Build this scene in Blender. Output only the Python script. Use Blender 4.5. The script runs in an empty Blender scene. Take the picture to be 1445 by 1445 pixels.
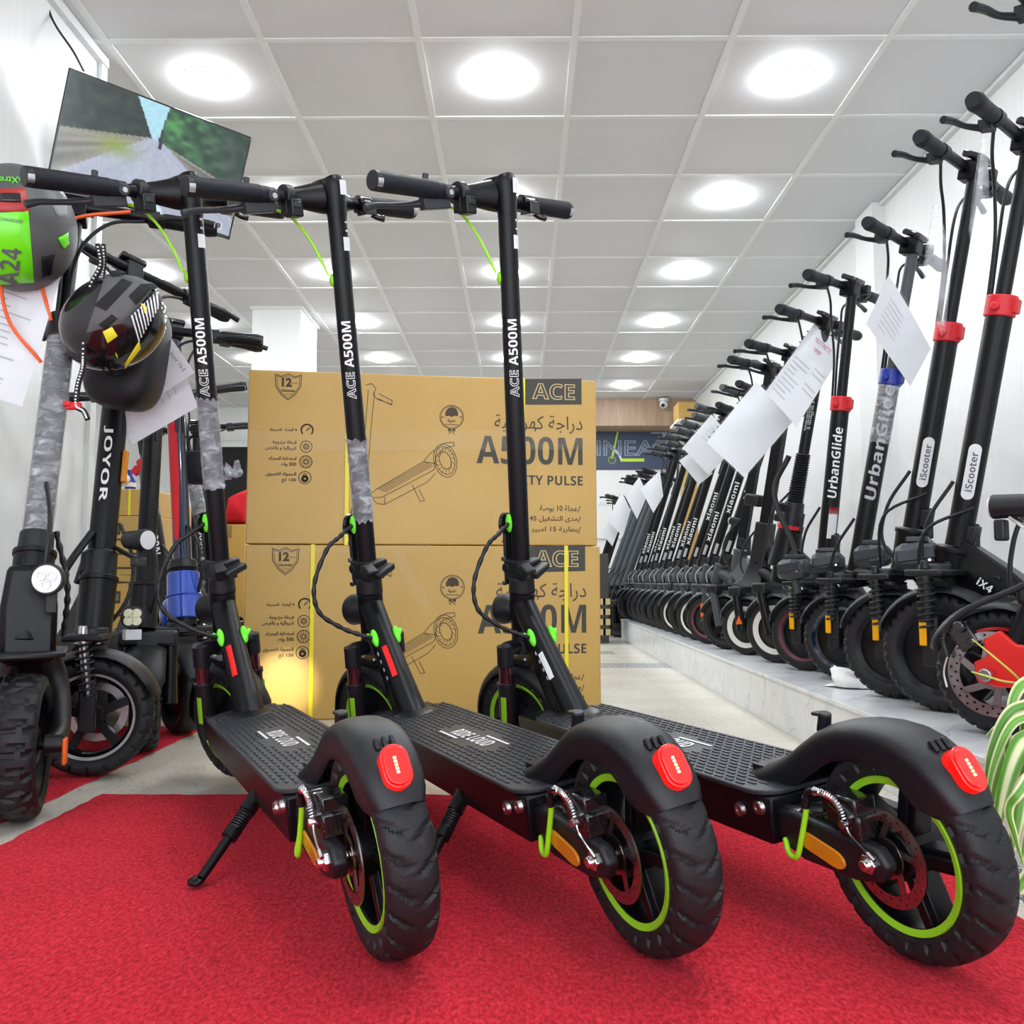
import bpy, math, random
from math import sin, cos, pi, radians, sqrt, atan2, exp
from mathutils import Vector, Matrix, Euler
V = Vector
scene = bpy.context.scene
COL = scene.collection
random.seed(7)
# ---------------------------------------------------------------- camera
FPX, PIT, YAW, HC = 1300.0, 0.0743, -0.009, 0.460
cd = bpy.data.cameras.new('camera'); cam = bpy.data.objects.new('camera', cd); COL.objects.link(cam)
cd.sensor_width = 36.0; cd.lens = 36.0 * FPX / 1445.0; cd.clip_start = 0.02; cd.clip_end = 100
cam.location = (0, 0, HC); cam.rotation_euler = (pi / 2 + PIT, 0, -YAW)
scene.camera = cam
def ray(x, y):
    a = (x - 722.5) / FPX; b = (722.5 - y) / FPX
    Y = cos(PIT) - b * sin(PIT); Z = sin(PIT) + b * cos(PIT)
    return V((a * cos(YAW) + Y * sin(YAW), -a * sin(YAW) + Y * cos(YAW), Z))
def at(x, y, Y):                       # photo position at a depth Y -> point in the room
    r = ray(x, y); return V((0, 0, HC)) + r * (Y / r.y)
def on(x, y, z):                       # photo position on a horizontal plane -> point in the room
    r = ray(x, y); return V((0, 0, HC)) + r * ((z - HC) / r.z)
# ---------------------------------------------------------------- materials
def lin(c):
    return tuple(((x / 255) / 12.92 if x / 255 <= .04045 else ((x / 255 + .055) / 1.055) ** 2.4) for x in c)
def nodes_of(name):
    m = bpy.data.materials.new(name); m.use_nodes = True
    nt = m.node_tree; return m, nt, nt.nodes['Principled BSDF']
def mat(name, col, rough=.5, metal=0., var=.06, nscale=40., bump=0., bscale=300., spec=.5, coat=0., trans=0., alpha=1., emit=None, estr=0., ior=1.45):
    m, nt, b = nodes_of(name); N, L = nt.nodes, nt.links
    tc = N.new('ShaderNodeTexCoord')
    nz = N.new('ShaderNodeTexNoise'); nz.inputs['Scale'].default_value = nscale; nz.inputs['Detail'].default_value = 3
    L.new(tc.outputs['Object'], nz.inputs['Vector'])
    mx = N.new('ShaderNodeMixRGB'); mx.blend_type = 'MIX'
    mx.inputs[1].default_value = (*[max(0, c * (1 - var)) for c in col], 1)
    mx.inputs[2].default_value = (*[min(1, c * (1 + var)) for c in col], 1)
    L.new(nz.outputs['Fac'], mx.inputs[0]); L.new(mx.outputs[0], b.inputs['Base Color'])
    b.inputs['Roughness'].default_value = rough; b.inputs['Metallic'].default_value = metal
    b.inputs['Specular IOR Level'].default_value = spec; b.inputs['Coat Weight'].default_value = coat
    b.inputs['Transmission Weight'].default_value = trans; b.inputs['Alpha'].default_value = alpha; b.inputs['IOR'].default_value = ior
    if emit: b.inputs['Emission Color'].default_value = (*emit, 1); b.inputs['Emission Strength'].default_value = estr
    if bump:
        n2 = N.new('ShaderNodeTexNoise'); n2.inputs['Scale'].default_value = bscale; n2.inputs['Detail'].default_value = 4
        L.new(tc.outputs['Object'], n2.inputs['Vector'])
        bp = N.new('ShaderNodeBump'); bp.inputs['Strength'].default_value = bump; bp.inputs['Distance'].default_value = .002
        L.new(n2.outputs['Fac'], bp.inputs['Height']); L.new(bp.outputs[0], b.inputs['Normal'])
    return m
# ---------------------------------------------------------------- mesh builder
def basis(d):
    d = d.normalized(); a = V((0, 0, 1)) if abs(d.z) < .9 else V((1, 0, 0))
    u = a.cross(d).normalized(); return u, d.cross(u).normalized(), d
def spline(pts, n):
    pts = [V(p) for p in pts]
    if len(pts) < 3 or n < 2: return pts
    P = [pts[0] * 2 - pts[1]] + pts + [pts[-1] * 2 - pts[-2]]; out = []
    for i in range(1, len(P) - 2):
        for k in range(n):
            t = k / n; a, b, c, d = P[i - 1], P[i], P[i + 1], P[i + 2]
            out.append(.5 * ((2 * b) + (c - a) * t + (2 * a - 5 * b + 4 * c - d) * t * t + (3 * b - a - 3 * c + d) * t ** 3))
    return out + [pts[-1]]
class MB:
    def __init__(s, T=None): s.v = []; s.f = []; s.T = T
    def add(s, vs, fs):
        o = len(s.v)
        s.v += [(s.T @ V(p)) if s.T is not None else V(p) for p in vs]
        s.f += [[i + o for i in f] for f in fs]; return s
    def rings(s, rings, cap=True, closed=False):
        n = len(rings[0]); vs = [p for r in rings for p in r]; fs = []; m = len(rings)
        for i in range(m if closed else m - 1):
            a, b = i * n, ((i + 1) % m) * n
            for k in range(n): fs.append([a + k, a + (k + 1) % n, b + (k + 1) % n, b + k])
        if cap and not closed: fs += [list(range(n))[::-1], list(range((m - 1) * n, m * n))]
        return s.add(vs, fs)
    def tube(s, pts, r, seg=8, n=1, cap=True, closed=False):
        pts = spline(pts, n); m = len(pts)
        if not isinstance(r, (list, tuple)): r = [r] * m
        elif len(r) != m:
            q = r; r = []
            for i in range(m):
                t = i / (m - 1) * (len(q) - 1); k = min(int(t), len(q) - 2); r.append(q[k] + (q[k + 1] - q[k]) * (t - k))
        u = None; rings = []
        for i, p in enumerate(pts):
            d = (pts[(i + 1) % m] - pts[i - 1]) if closed else (pts[min(i + 1, m - 1)] - pts[max(i - 1, 0)])
            if d.length < 1e-9: d = V((0, 0, 1))
            d.normalize()
            if u is None: u = basis(d)[0]
            u = (u - d * u.dot(d))
            u = u.normalized() if u.length > 1e-6 else basis(d)[0]
            w = d.cross(u)
            rings.append([p + (u * cos(2 * pi * k / seg) + w * sin(2 * pi * k / seg)) * r[i] for k in range(seg)])
        return s.rings(rings, cap, closed)
    def cyl(s, p0, p1, r0, r1=None, seg=20): return s.tube([p0, p1], [r0, r0 if r1 is None else r1], seg)
    def box(s, c, sz, R=None):
        c = V(c); hx, hy, hz = [q / 2 for q in sz]; vs = []
        for z in (-hz, hz):
            for x, y in ((-hx, -hy), (hx, -hy), (hx, hy), (-hx, hy)):
                p = V((x, y, z)); vs.append(c + (R @ p if R is not None else p))
        return s.add(vs, [[3, 2, 1, 0], [4, 5, 6, 7], [0, 1, 5, 4], [1, 2, 6, 5], [2, 3, 7, 6], [3, 0, 4, 7]])
    def bar(s, p0, p1, w, h, up=(0, 0, 1)):      # box along p0->p1, width w across, height h along up
        p0, p1 = V(p0), V(p1); d = (p1 - p0); L = d.length; d = d / L
        up = V(up); x = d.cross(up)
        x = x.normalized() if x.length > 1e-6 else basis(d)[0]
        z = x.cross(d); return s.box((p0 + p1) / 2, (w, L, h), Matrix((x, d, z)).transposed())
    def lathe(s, prof, c, ax, seg=32, a0=0, a1=2 * pi, off=None):
        c = V(c); u, w, d = basis(V(ax)); full = abs(a1 - a0 - 2 * pi) < 1e-6; rings = []
        m = seg if full else seg + 1
        for k in range(m):
            a = a0 + (a1 - a0) * k / seg; e = u * cos(a) + w * sin(a)
            rings.append([c + e * r + d * h for r, h in prof])
        n = len(prof); vs = [p for r in rings for p in r]; fs = []
        for i in range(m if full else m - 1):
            a, b = i * n, ((i + 1) % m) * n
            for k in range(n - 1): fs.append([a + k, a + k + 1, b + k + 1, b + k])
        return s.add(vs, fs)
    def disc(s, c, ax, r, h, seg=32, r2=None):
        c = V(c); d = V(ax).normalized(); return s.cyl(c - d * h / 2, c + d * h / 2, r, r if r2 is None else r2, seg)
    def ring(s, c, ax, ro, ri, h, seg=48):
        return s.lathe([(ri, -h / 2), (ro, -h / 2), (ro, h / 2), (ri, h / 2), (ri, -h / 2)], c, ax, seg)
    def torus(s, c, ax, R, r, seg=48, ss=8):
        return s.lathe([(R + r * cos(2 * pi * k / ss), r * sin(2 * pi * k / ss)) for k in range(ss + 1)], c, ax, seg)
    def prism(s, poly, o, U, W, h):
        o, U, W = V(o), V(U), V(W); n = U.cross(W).normalized() * h; k = len(poly)
        a = [o + U * p[0] + W * p[1] for p in poly]
        return s.add(a + [p + n for p in a], [list(range(k))[::-1], list(range(k, 2 * k))] + [[i, (i + 1) % k, k + (i + 1) % k, k + i] for i in range(k)])
    def ball(s, c, r, R=None, seg=20, rg=12, lo=-90, hi=90):
        c = V(c); r = (r, r, r) if not isinstance(r, (tuple, list)) else r; rings = []
        for i in range(rg + 1):
            t = radians(lo + (hi - lo) * i / rg); rings.append([])
            for k in range(seg):
                a = 2 * pi * k / seg; p = V((cos(t) * cos(a) * r[0], cos(t) * sin(a) * r[1], sin(t) * r[2]))
                rings[-1].append(c + (R @ p if R is not None else p))
        return s.rings(rings)
    def helix(s, p0, p1, R, r, turns, seg=6, per=12):
        p0, p1 = V(p0), V(p1); u, w, d = basis(p1 - p0); n = int(turns * per)
        return s.tube([p0 + (p1 - p0) * (i / n) + (u * cos(2 * pi * i / per) + w * sin(2 * pi * i / per)) * R for i in range(n + 1)], r, seg)
    def line(s, pts, w, o, U, W, closed=False, lift=0.):   # flat printed stroke in the plane o,U,W
        o, U, W = V(o), V(U), V(W); nrm = U.cross(W).normalized()
        pts = [V((p[0], p[1])) for p in pts]
        if closed: pts = pts + [pts[0]]
        for a, b in zip(pts, pts[1:]):
            d = b - a
            if d.length < 1e-9: continue
            d.normalize(); q = V((-d.y, d.x)) * w / 2; e = d * w * .3
            s.add([o + U * p.x + W * p.y + nrm * lift for p in (a - q - e, b - q + e, b + q + e, a + q - e)], [[0, 1, 2, 3]])
        return s
    def build(s, name, m, parent=None, bevel=0., smooth=True, angle=38, seg=2):
        me = bpy.data.meshes.new(name); me.from_pydata([tuple(p) for p in s.v], [], s.f); me.update()
        if m is not None: me.materials.append(m)
        o = bpy.data.objects.new(name, me); COL.objects.link(o)
        if smooth:
            me.polygons.foreach_set('use_smooth', [True] * len(me.polygons)); me.set_sharp_from_angle(angle=radians(angle))
        if bevel:
            b = o.modifiers.new('bevel', 'BEVEL'); b.width = bevel; b.segments = seg; b.limit_method = 'ANGLE'; b.angle_limit = radians(35); b.harden_normals = False
        if parent is not None: o.parent = parent
        return o
# ---------------------------------------------------------------- lettering
_TX = {}
def glyphs(txt, bold=0., outline=0., shear=0., space=1.):
    k = (txt, bold, outline, shear, space)
    if k not in _TX:
        c = bpy.data.curves.new('t', 'FONT'); c.body = txt; c.size = 1; c.offset = bold; c.shear = shear; c.space_character = space; c.resolution_u = 3
        c.align_x = 'CENTER'
        if outline: c.fill_mode = 'NONE'; c.bevel_depth = outline; c.bevel_resolution = 0
        o = bpy.data.objects.new('t', c); COL.objects.link(o); bpy.context.view_layer.update()
        me = bpy.data.meshes.new_from_object(o.evaluated_get(bpy.context.evaluated_depsgraph_get()))
        vs = [V((p.co.x, p.co.y)) for p in me.vertices]; fs = [list(p.vertices) for p in me.polygons if not outline or p.normal.z > .05]
        bpy.data.objects.remove(o); bpy.data.curves.remove(c); bpy.data.meshes.remove(me)
        x0 = min(p.x for p in vs); x1 = max(p.x for p in vs); y0 = min(p.y for p in vs); y1 = max(p.y for p in vs)
        _TX[k] = ([V((p.x - (x0 + x1) / 2, p.y - (y0 + y1) / 2)) for p in vs], fs, x1 - x0, y1 - y0)
    return _TX[k]
def text(mb, txt, o, U, W, height=None, width=None, align='c', fn=None, lift=.0006, **kw):
    """height/width of the whole block; o = its middle (align c), left (l) or right (r) end"""
    vs, fs, w, h = glyphs(txt, **kw)
    sx = (width / w) if width else height / h; sy = (height / h) if height else sx
    dx = {'c': 0, 'l': w / 2, 'r': -w / 2}[align]
    if fn is None:
        o, U, W = V(o), V(U), V(W); n = U.cross(W).normalized() * lift
        fn = lambda a, b: o + U * a + W * b + n
    if fn.__code__.co_argcount == 2 and lift is not None and o is None:      # wraps round a tube: cut the glyphs into strips first
        import bmesh
        bm = bmesh.new(); bv = [bm.verts.new((p.x, p.y, 0)) for p in vs]
        for f in fs:
            try: bm.faces.new([bv[i] for i in f])
            except ValueError: pass
        for k in range(-3, 4):
            bmesh.ops.bisect_plane(bm, geom=bm.verts[:] + bm.edges[:] + bm.faces[:], plane_co=(0, k * h / 8, 0), plane_no=(0, 1, 0))
        bm.verts.index_update(); vs = [V((q.co.x, q.co.y)) for q in bm.verts]; fs = [[q.index for q in f.verts] for f in bm.faces]; bm.free()
    return mb.add([fn((p.x + dx) * sx, p.y * sy) for p in vs], fs)
_AR = {'\u0627': 'fe8d fe8e', '\u0623': 'fe83 fe84', '\u0628': 'fe8f fe90 fe91 fe92', '\u0629': 'fe93 fe94', '\u062a': 'fe95 fe96 fe97 fe98', '\u062c': 'fe9d fe9e fe9f fea0', '\u062d': 'fea1 fea2 fea3 fea4', '\u062f': 'fea9 feaa', '\u0631': 'fead feae', '\u0632': 'feaf feb0', '\u0633': 'feb1 feb2 feb3 feb4', '\u0634': 'feb5 feb6 feb7 feb8', '\u0635': 'feb9 feba febb febc', '\u0636': 'febd febe febf fec0', '\u0637': 'fec1 fec2 fec3 fec4', '\u0639': 'fec9 feca fecb fecc', '\u063a': 'fecd fece fecf fed0', '\u0641': 'fed1 fed2 fed3 fed4', '\u0642': 'fed5 fed6 fed7 fed8', '\u0643': 'fed9 feda fedb fedc', '\u0644': 'fedd fede fedf fee0', '\u0645': 'fee1 fee2 fee3 fee4', '\u0646': 'fee5 fee6 fee7 fee8', '\u0647': 'fee9 feea feeb feec', '\u0648': 'feed feee', '\u0649': 'feef fef0', '\u064a': 'fef1 fef2 fef3 fef4', '\u0626': 'fe89 fe8a fe8b fe8c'}
def arabic(t):                          # joined letter forms, laid out right to left; digits keep their order
    words = []
    for w in t.split(' '):
        if not any(c in _AR for c in w): words.append(w); continue
        out = []
        for i, c in enumerate(w):
            if c not in _AR: out.append(c); continue
            f = _AR[c].split(); pj = i > 0 and w[i - 1] in _AR and len(_AR[w[i - 1]].split()) == 4; nj = i < len(w) - 1 and w[i + 1] in _AR
            k = (3 if pj and nj else 2 if nj else 1 if pj else 0) if len(f) == 4 else (1 if pj else 0)
            out.append(chr(int(f[k], 16)))
        words.append(''.join(out[::-1]))
    return ' '.join(words[::-1])
def mathbold(s):
    o = ''
    for c in s:
        if 'A' <= c <= 'Z': o += chr(0x1D5D4 + ord(c) - 65)
        elif 'a' <= c <= 'z': o += chr(0x1D5EE + ord(c) - 97)
        elif '0' <= c <= '9': o += chr(0x1D7EC + ord(c) - 48)
        else: o += c
    return o
# ---------------------------------------------------------------- things
def thing(name, label, cat, loc=(0, 0, 0), rot=(0, 0, 0), group=None):
    o = bpy.data.objects.new(name, None); COL.objects.link(o); o.empty_display_size = .05
    o.location = loc; o.rotation_euler = rot
    return tag(o, label, cat, group)
def tag(o, label, cat, group=None):
    o['label'] = label; o['category'] = cat
    if group: o['group'] = group
    return o
def struct(o): o['kind'] = 'structure'; return o
def lab(o, t): o['label'] = t; return o
def copy_tree(o, parent=None):
    c = o.copy(); COL.objects.link(c); c.parent = parent
    for ch in list(o.children): copy_tree(ch, c)
    return c
# ---------------------------------------------------------------- materials used
M = {}
def mm(k, *a, **kw): M[k] = mat(k, *a, **kw)
mm('black_paint', (.0028, .0029, .0045), .36, spec=.32, bump=.05, bscale=900)
mm('black_plastic', (.0062, .0070, .0098), .42, bump=.25, bscale=700)
mm('grip_rubber', (.0075, .0085, .0145), .5, spec=.32, bump=.8, bscale=420)
mm('rubber', (.0078, .0078, .0098), .58, bump=.35, bscale=260)
mm('deck_rubber', (.024, .027, .034), .44, bump=.3, bscale=500)
mm('dark_grey', (.028, .031, .036), .42, bump=.05)
mm('mid_grey', (.055, .062, .07), .42)
mm('slate_blue', (.055, .068, .08), .4)
mm('gloss_black', (.008, .008, .009), .15, coat=.5)
mm('green', (.27, .62, .02), .4)
mm('green_clip', (.16, .82, .03), .42)
mm('green_cable', (.33, .75, .02), .35)
mm('white_print', (.82, .82, .82), .5)
mm('grey_print', (.45, .46, .48), .5)
mm('chrome', (.75, .75, .77), .18, 1.)
mm('steel', (.42, .40, .40), .3, 1.)
mm('rotor', (.36, .30, .29), .28, 1.)
mm('alu', (.62, .62, .64), .28, 1.)
mm('amber', (.62, .22, .008), .25, coat=.5)
mm('yellow_reflector', (.9, .42, .0), .3, emit=(.9, .42, .0), estr=.0)
mm('orange', (.85, .13, .01), .4)
mm('orange_cable', (.85, .12, .02), .38)
mm('red_plastic', (.62, .012, .02), .38)
mm('red_paint', (.72, .02, .015), .3, coat=.3)
mm('red_sticker', (.78, .012, .012), .22)
mm('dark_red', (.13, .012, .02), .4)
mm('blue_plastic', (.012, .03, .30), .35)
mm('blue_paint', (.02, .08, .50), .16, coat=.8)
mm('navy_paint', (.006, .014, .045), .14, coat=.9)
mm('tail_red', (.7, .005, .004), .16, coat=.6, emit=(1, .01, .005), estr=.25)
mm('led', (1, .5, .2), .3, emit=(1, .28, .1), estr=6)
mm('lens', (.75, .76, .78), .12, coat=.6)
mm('sticker', (.74, .74, .76), .45)
mm('white_plastic', (.8, .8, .8), .35)
mm('white_rim', (.74, .73, .68), .35)
mm('yellow', (.85, .75, .03), .45)
mm('paper', (.78, .80, .83), .5, var=.03, nscale=6)
mm('ink', (.12, .12, .14), .6)
mm('red_ink', (.6, .12, .15), .6)
mm('grey_ink', (.5, .51, .54), .6)
mm('cloth_black', (.012, .012, .015), .8, bump=.5, bscale=600)
def film_mat(name, op, col=(.8, .82, .85), crease=1., hi=.45, scale=48):
    m, nt, b = nodes_of(name); N, L = nt.nodes, nt.links
    tc = N.new('ShaderNodeTexCoord'); nz = N.new('ShaderNodeTexNoise'); nz.inputs['Scale'].default_value = scale; nz.inputs['Detail'].default_value = 5; nz.inputs['Roughness'].default_value = .6; nz.inputs['Distortion'].default_value = .8
    mp = N.new('ShaderNodeMapping'); mp.inputs['Scale'].default_value = (1, 1, 2.2); mp.inputs['Rotation'].default_value = (.35, .2, 0); L.new(tc.outputs['Object'], mp.inputs[0]); L.new(mp.outputs[0], nz.inputs['Vector'])
    bp = N.new('ShaderNodeBump'); bp.inputs['Strength'].default_value = crease; bp.inputs['Distance'].default_value = .006; L.new(nz.outputs['Fac'], bp.inputs['Height'])
    L.new(bp.outputs[0], b.inputs['Normal'])
    rp = N.new('ShaderNodeValToRGB'); e = rp.color_ramp.elements; e.new(.5)
    for q, p, v in zip(e, (.38, .58, .70), (op, min(1, op + hi * .35), min(1, op + hi))): q.position = p; q.color = (v, v, v, 1)
    L.new(nz.outputs['Fac'], rp.inputs[0]); L.new(rp.outputs[0], b.inputs['Alpha'])
    b.inputs['Base Color'].default_value = (*col, 1); b.inputs['Roughness'].default_value = .16
    return m
M['film_dense'] = film_mat('film_dense', .20, (.74, .76, .82), 1.4, .55, 26)
M['sleeve'] = film_mat('sleeve', .05, (.85, .87, .9), .25, .05, 12)
M['clear_sleeve'] = film_mat('clear_sleeve', .16, (.85, .87, .9), .8, .30, 9)
M['tape'] = film_mat('tape', .05, (.95, .85, .62), .3, .05, 20)
# ---------------------------------------------------------------- tyres and wheels (axle along local y)
_TY = {}
def tyre_mesh(R, r_in, w, kind, na=220, ns=22):
    key = (R, r_in, w, kind)
    if kind == 'road': na, ns = 352, 32
    if key in _TY: return _TY[key]
    rc = r_in + (R - r_in) * .42; vs = []; fs = []
    for i in range(na):
        a = 2 * pi * i / na
        for j in range(ns + 1):
            ph = radians(-128 + 256 * j / ns); sg = 1 if ph >= 0 else -1
            y = w / 2 * sg * abs(sin(ph)) ** .75; r = rc + (R - rc) * (cos(ph) if abs(ph) < pi / 2 else cos(ph) * (rc - r_in) / (R - rc) * 1.6)
            if abs(ph) < pi / 2: r = rc + (R - rc) * cos(ph) ** .62
            d = 0
            if kind == 'road':
                g = (a * 22 / (2 * pi) + abs(y) / w * 1.5 + (.25 if sg > 0 else 0)) % 1
                if abs(y) > w * .06 and abs(ph) < 1.35 and g < .22: d = .0038
                g2 = (a * 22 / (2 * pi)) % 1
                if 1.55 < abs(ph) < 1.95 and g2 < .42: y -= sg * .004
            elif kind == 'fine':
                g = (a * 40 / (2 * pi) + abs(y) / w * 1.2) % 1
                if abs(ph) < 1.3 and g < .25: d = .0015
            elif kind == 'knob':
                k = int((y + w) / (w * .21)); g = (a * 20 / (2 * pi) + .5 * (k % 2) + .16 * sin(9 * y / w)) % 1
                e = ((y + w) / (w * .21)) % 1
                if abs(ph) < 1.5 and (g < .22 or e < .2): d = .008
            elif kind == 'block':
                g = (a * 34 / (2 * pi) + (.5 if sg > 0 else 0)) % 1
                if abs(ph) > .55 and abs(ph) < 1.5 and g < .36: d = .006
                if abs(ph) <= .55 and (a * 34 / (2 * pi) + .25) % 1 < .25: d = .004
            r -= d
            vs.append(V((cos(a) * r, y, sin(a) * r)))
    n = ns + 1
    for i in range(na):
        p, q = i * n, ((i + 1) % na) * n
        for j in range(ns): fs.append([p + j, p + j + 1, q + j + 1, q + j])
    _TY[key] = (vs, fs); return _TY[key]
def add_tyre(T, R, r_in, w, kind, parent, m='rubber'):
    b = MB(T); vs, fs = tyre_mesh(R, r_in, w, kind); b.add(vs, fs); return b.build('tyre', M[m], parent, angle=45)
Yax = V((0, 1, 0))
def Tm(loc=(0, 0, 0), R=None):
    return Matrix.Translation(V(loc)) @ (R.to_4x4() if R is not None else Matrix.Identity(4))
# ================================================================ the three front scooters
RW = .1275
AX = V((-.1836, 0, .983)).normalized()                 # steering axis (leans back)
S0 = V((1.06, 0, .427))
def steer_T(delta):
    xs = V((AX.z, 0, -AX.x)); m = Matrix((xs, V((0, 1, 0)), AX)).transposed()
    return Matrix.Translation(S0) @ m.to_4x4() @ Matrix.Rotation(delta, 4, 'Z')
def spoked_rim(T, root, side_ring=True, spokes=5, hub_r=.03):
    b = MB(T)
    b.lathe([(.084, -.024), (.098, -.027), (.098, .027), (.084, .024), (.081, .012), (.081, -.012), (.084, -.024)], (0, 0, 0), Yax, 64)
    b.cyl((0, -.032, 0), (0, .032, 0), hub_r)
    for k in range(spokes):
        a = 2 * pi * k / spokes + .55
        d = V((cos(a), 0, sin(a))); b.bar(d * .02, d * .085, .026, .03, (0, 1, 0))
        b.bar(d * .02 + V((0, .0, 0)), d * .086, .014, .042, (0, 1, 0))
    r = b.build('rim', M['black_paint'], root, bevel=.002)
    g = MB(T)
    for s in (-1, 1): g.lathe([(.0835, s * .0255), (.0915, s * .0285), (.0925, s * .026)], (0, 0, 0), Yax, 72)
    g.build('rim_stripe', M['green'], r)
    return r
POSE = [(-.1545, 1.1473, 116.25, -7.13), (.1663, 1.1596, 115.04, -8.77), (.4828, 1.1394, 113.95, -7.19)]
def pose_M(i): X, Y, yw, ro = POSE[i]; return Matrix.Translation((X, Y, .0085)) @ Matrix.Rotation(radians(yw), 4, 'Z') @ Matrix.Rotation(radians(ro), 4, 'X')
KFOOT = pose_M(0).inverted() @ on(281, 1247, .012)
def front_base(root):
    P = lambda b, n, m, par=root, **k: b.build(n, M[m], par, **k)
    # ---- deck
    out = []
    def arc(cx, cy, r, a0, a1, n=6): return [(cx + r * cos(radians(a0 + (a1 - a0) * i / n)), cy + r * sin(radians(a0 + (a1 - a0) * i / n))) for i in range(n + 1)]
    hw = .085
    outline = arc(.195, -hw + .038, .038, 180, 270) + [(.30, -hw), (.6, -hw)] + arc(.86, -hw + .045, .045, 270, 320) + arc(.90, -.02, .035, 330, 360) + \
        arc(.90, .02, .035, 0, 30) + arc(.86, hw - .045, .045, 40, 90) + [(.6, hw), (.30, hw)] + arc(.195, hw - .038, .038, 90, 180)
    b = MB(); b.prism(outline, (0, 0, .172), (1, 0, 0), (0, 1, 0), .007); deckmat = P(b, 'deck_mat', 'deck_rubber', bevel=.002)
    b = MB()
    for i in range(58):
        x = .185 + i * .0122
        for j in range(-7, 8):
            y = j * .0108
            if (i + j) % 2: continue
            if abs(y) > hw - .009 or (x < .215 and abs(y) > .048 + (x - .185)) or x > .885: continue
            if .405 < x < .64 and abs(y) < .036 - .010 * abs(x - .52) / .1: continue
            if (x - .854) ** 2 + y * y < .045 ** 2: continue
            b.box((x, y, .1797), (.0165, .0035, .0016))
    P(b, 'tread_pattern', 'deck_rubber', deckmat, smooth=False)
    b = MB(); text(b, mathbold('RIDE LOUD'), (.522, .004, .1794), (-1, 0, 0), (0, -1, 0), height=.028, width=.155, shear=-.12)
    b.line([(-.104, -.0215), (-.02, -.0215)], .0045, (.522, .004, .18), (-1, 0, 0), (0, -1, 0)); b.line([(.015, .0215), (.104, .0215)], .0045, (.522, .004, .18), (-1, 0, 0), (0, -1, 0))
    P(b, 'lettering', 'white_print', deckmat, smooth=False)
    b = MB(); side = [(.163, .108), (.93, .108), (.985, .15), (.985, .171), (.158, .171)]
    b.prism(side, (0, .077, 0), (1, 0, 0), (0, 0, 1), .154); body = P(b, 'deck_body', 'black_paint', bevel=.004)
    for x, z in ((.181, .155), (.224, .143)):
        for s in (1, -1): b = MB(); b.cyl((x, s * .076, z), (x, s * .082, z), .011, .009, 20); b.ring((x, s * .0822, z), Yax, .008, .004, .0015, 20); P(b, 'bolt', 'steel', body)
    # ---- neck and head
    b = MB(); p0 = V((.854, 0, .168)); p1 = V((1.062, 0, .398)); d = (p1 - p0).normalized()
    b.tube([p0 - d * .01, p0 + (p1 - p0) * .35, p0 + (p1 - p0) * .7, p1], [.031, .0275, .026, .027], 24, 4)
    b.ball((.85, 0, .176), (.055, .05, .012))
    b.prism([(.875, .172), (.935, .172), (1.02, .29), (.995, .30)], (0, .02, 0), (1, 0, 0), (0, 0, 1), .04)
    b.tube([(.93, 0, .18), (1.0, 0, .27), (1.045, 0, .34)], [.022, .02, .02], 12, 4)
    neck = P(b, 'down_tube', 'black_paint', bevel=0)
    for s in (1, -1):
        b = MB(); b.ball((.98, s * .025, .33), (.009, .008, .021), Matrix.Rotation(.5, 3, 'Y')); b.tube([(.98, s * .03, .33), (.992, s * .038, .338)], .005, 8); P(b, 'cable_grommet', 'green_clip', neck)
    b = MB(); b.cyl(S0 - AX * .125, S0 - AX * .004, .0265, .0285, 28); b.ring(S0, AX, .030, .02, .008); P(b, 'head_tube', 'black_paint', bevel=.002)
    # ---- rear end
    T = Tm((0, 0, RW)); w = thing_part('rear_wheel', root)
    add_tyre(T, RW, .0925, .062, 'road', w); spoked_rim(T, w)
    b = MB(T); n = 44
    b.ring((0, .040, 0), Yax, .058, .043, .002, 72)
    b.ring((0, .040, 0), Yax, .024, .012, .003, 32)
    for k in range(5):
        a = 2 * pi * k / 5; b.bar((.02 * cos(a), .04, .02 * sin(a)), (.046 * cos(a + .5), .04, .046 * sin(a + .5)), .008, .002, (0, 1, 0))
    disc = P(b, 'brake_disc', 'rotor', w)
    b = MB(T)
    for k in range(40):
        a = 2 * pi * k / 40; rr = .047 + .006 * (k % 2); b.cyl((rr * cos(a), .0405, rr * sin(a)), (rr * cos(a), .0414, rr * sin(a)), .0016, .0016, 8)
    P(b, 'hole_pattern', 'gloss_black', disc)
    b = MB(T); b.cyl((0, -.07, 0), (0, .075, 0), .006, .006, 12); b.cyl((0, .062, 0), (0, .072, 0), .012, .012, 6); b.cyl((0, .072, 0), (0, .079, 0), .008, .006, 12); P(b, 'axle', 'chrome', w, bevel=.001)
    b = MB()
    arm = [(.165, .112), (.165, .155), (.13, .158), (.02, .149), (-.012, .146), (-.026, .1275), (-.012, .107), (.03, .098), (.12, .098)]
    for s, h in ((1, .020), (-1, .020)):
        b.prism(arm, (0, .066 if s > 0 else -.046, 0), (1, 0, 0), (0, 0, 1), h)
    b.box((.16, 0, .135), (.03, .13, .04))
    sw = P(b, 'swing_arm', 'black_plastic', bevel=.006, seg=3)
    b = MB(); pts = [(cos(a) * .018 * 1 + sx * .022, sin(a) * .018 * .62) for sx, a0 in ((1, -90), (-1, 90)) for a in [radians(a0 + 180 * i / 8) for i in range(9)]]
    b.prism(pts, (.078, .0667, .123), V((.976, 0, .208)), V((-.208, 0, .976)), -.004); lab(P(b, 'side_reflector', 'amber', sw, bevel=.001), 'amber reflector on the arm')
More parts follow.
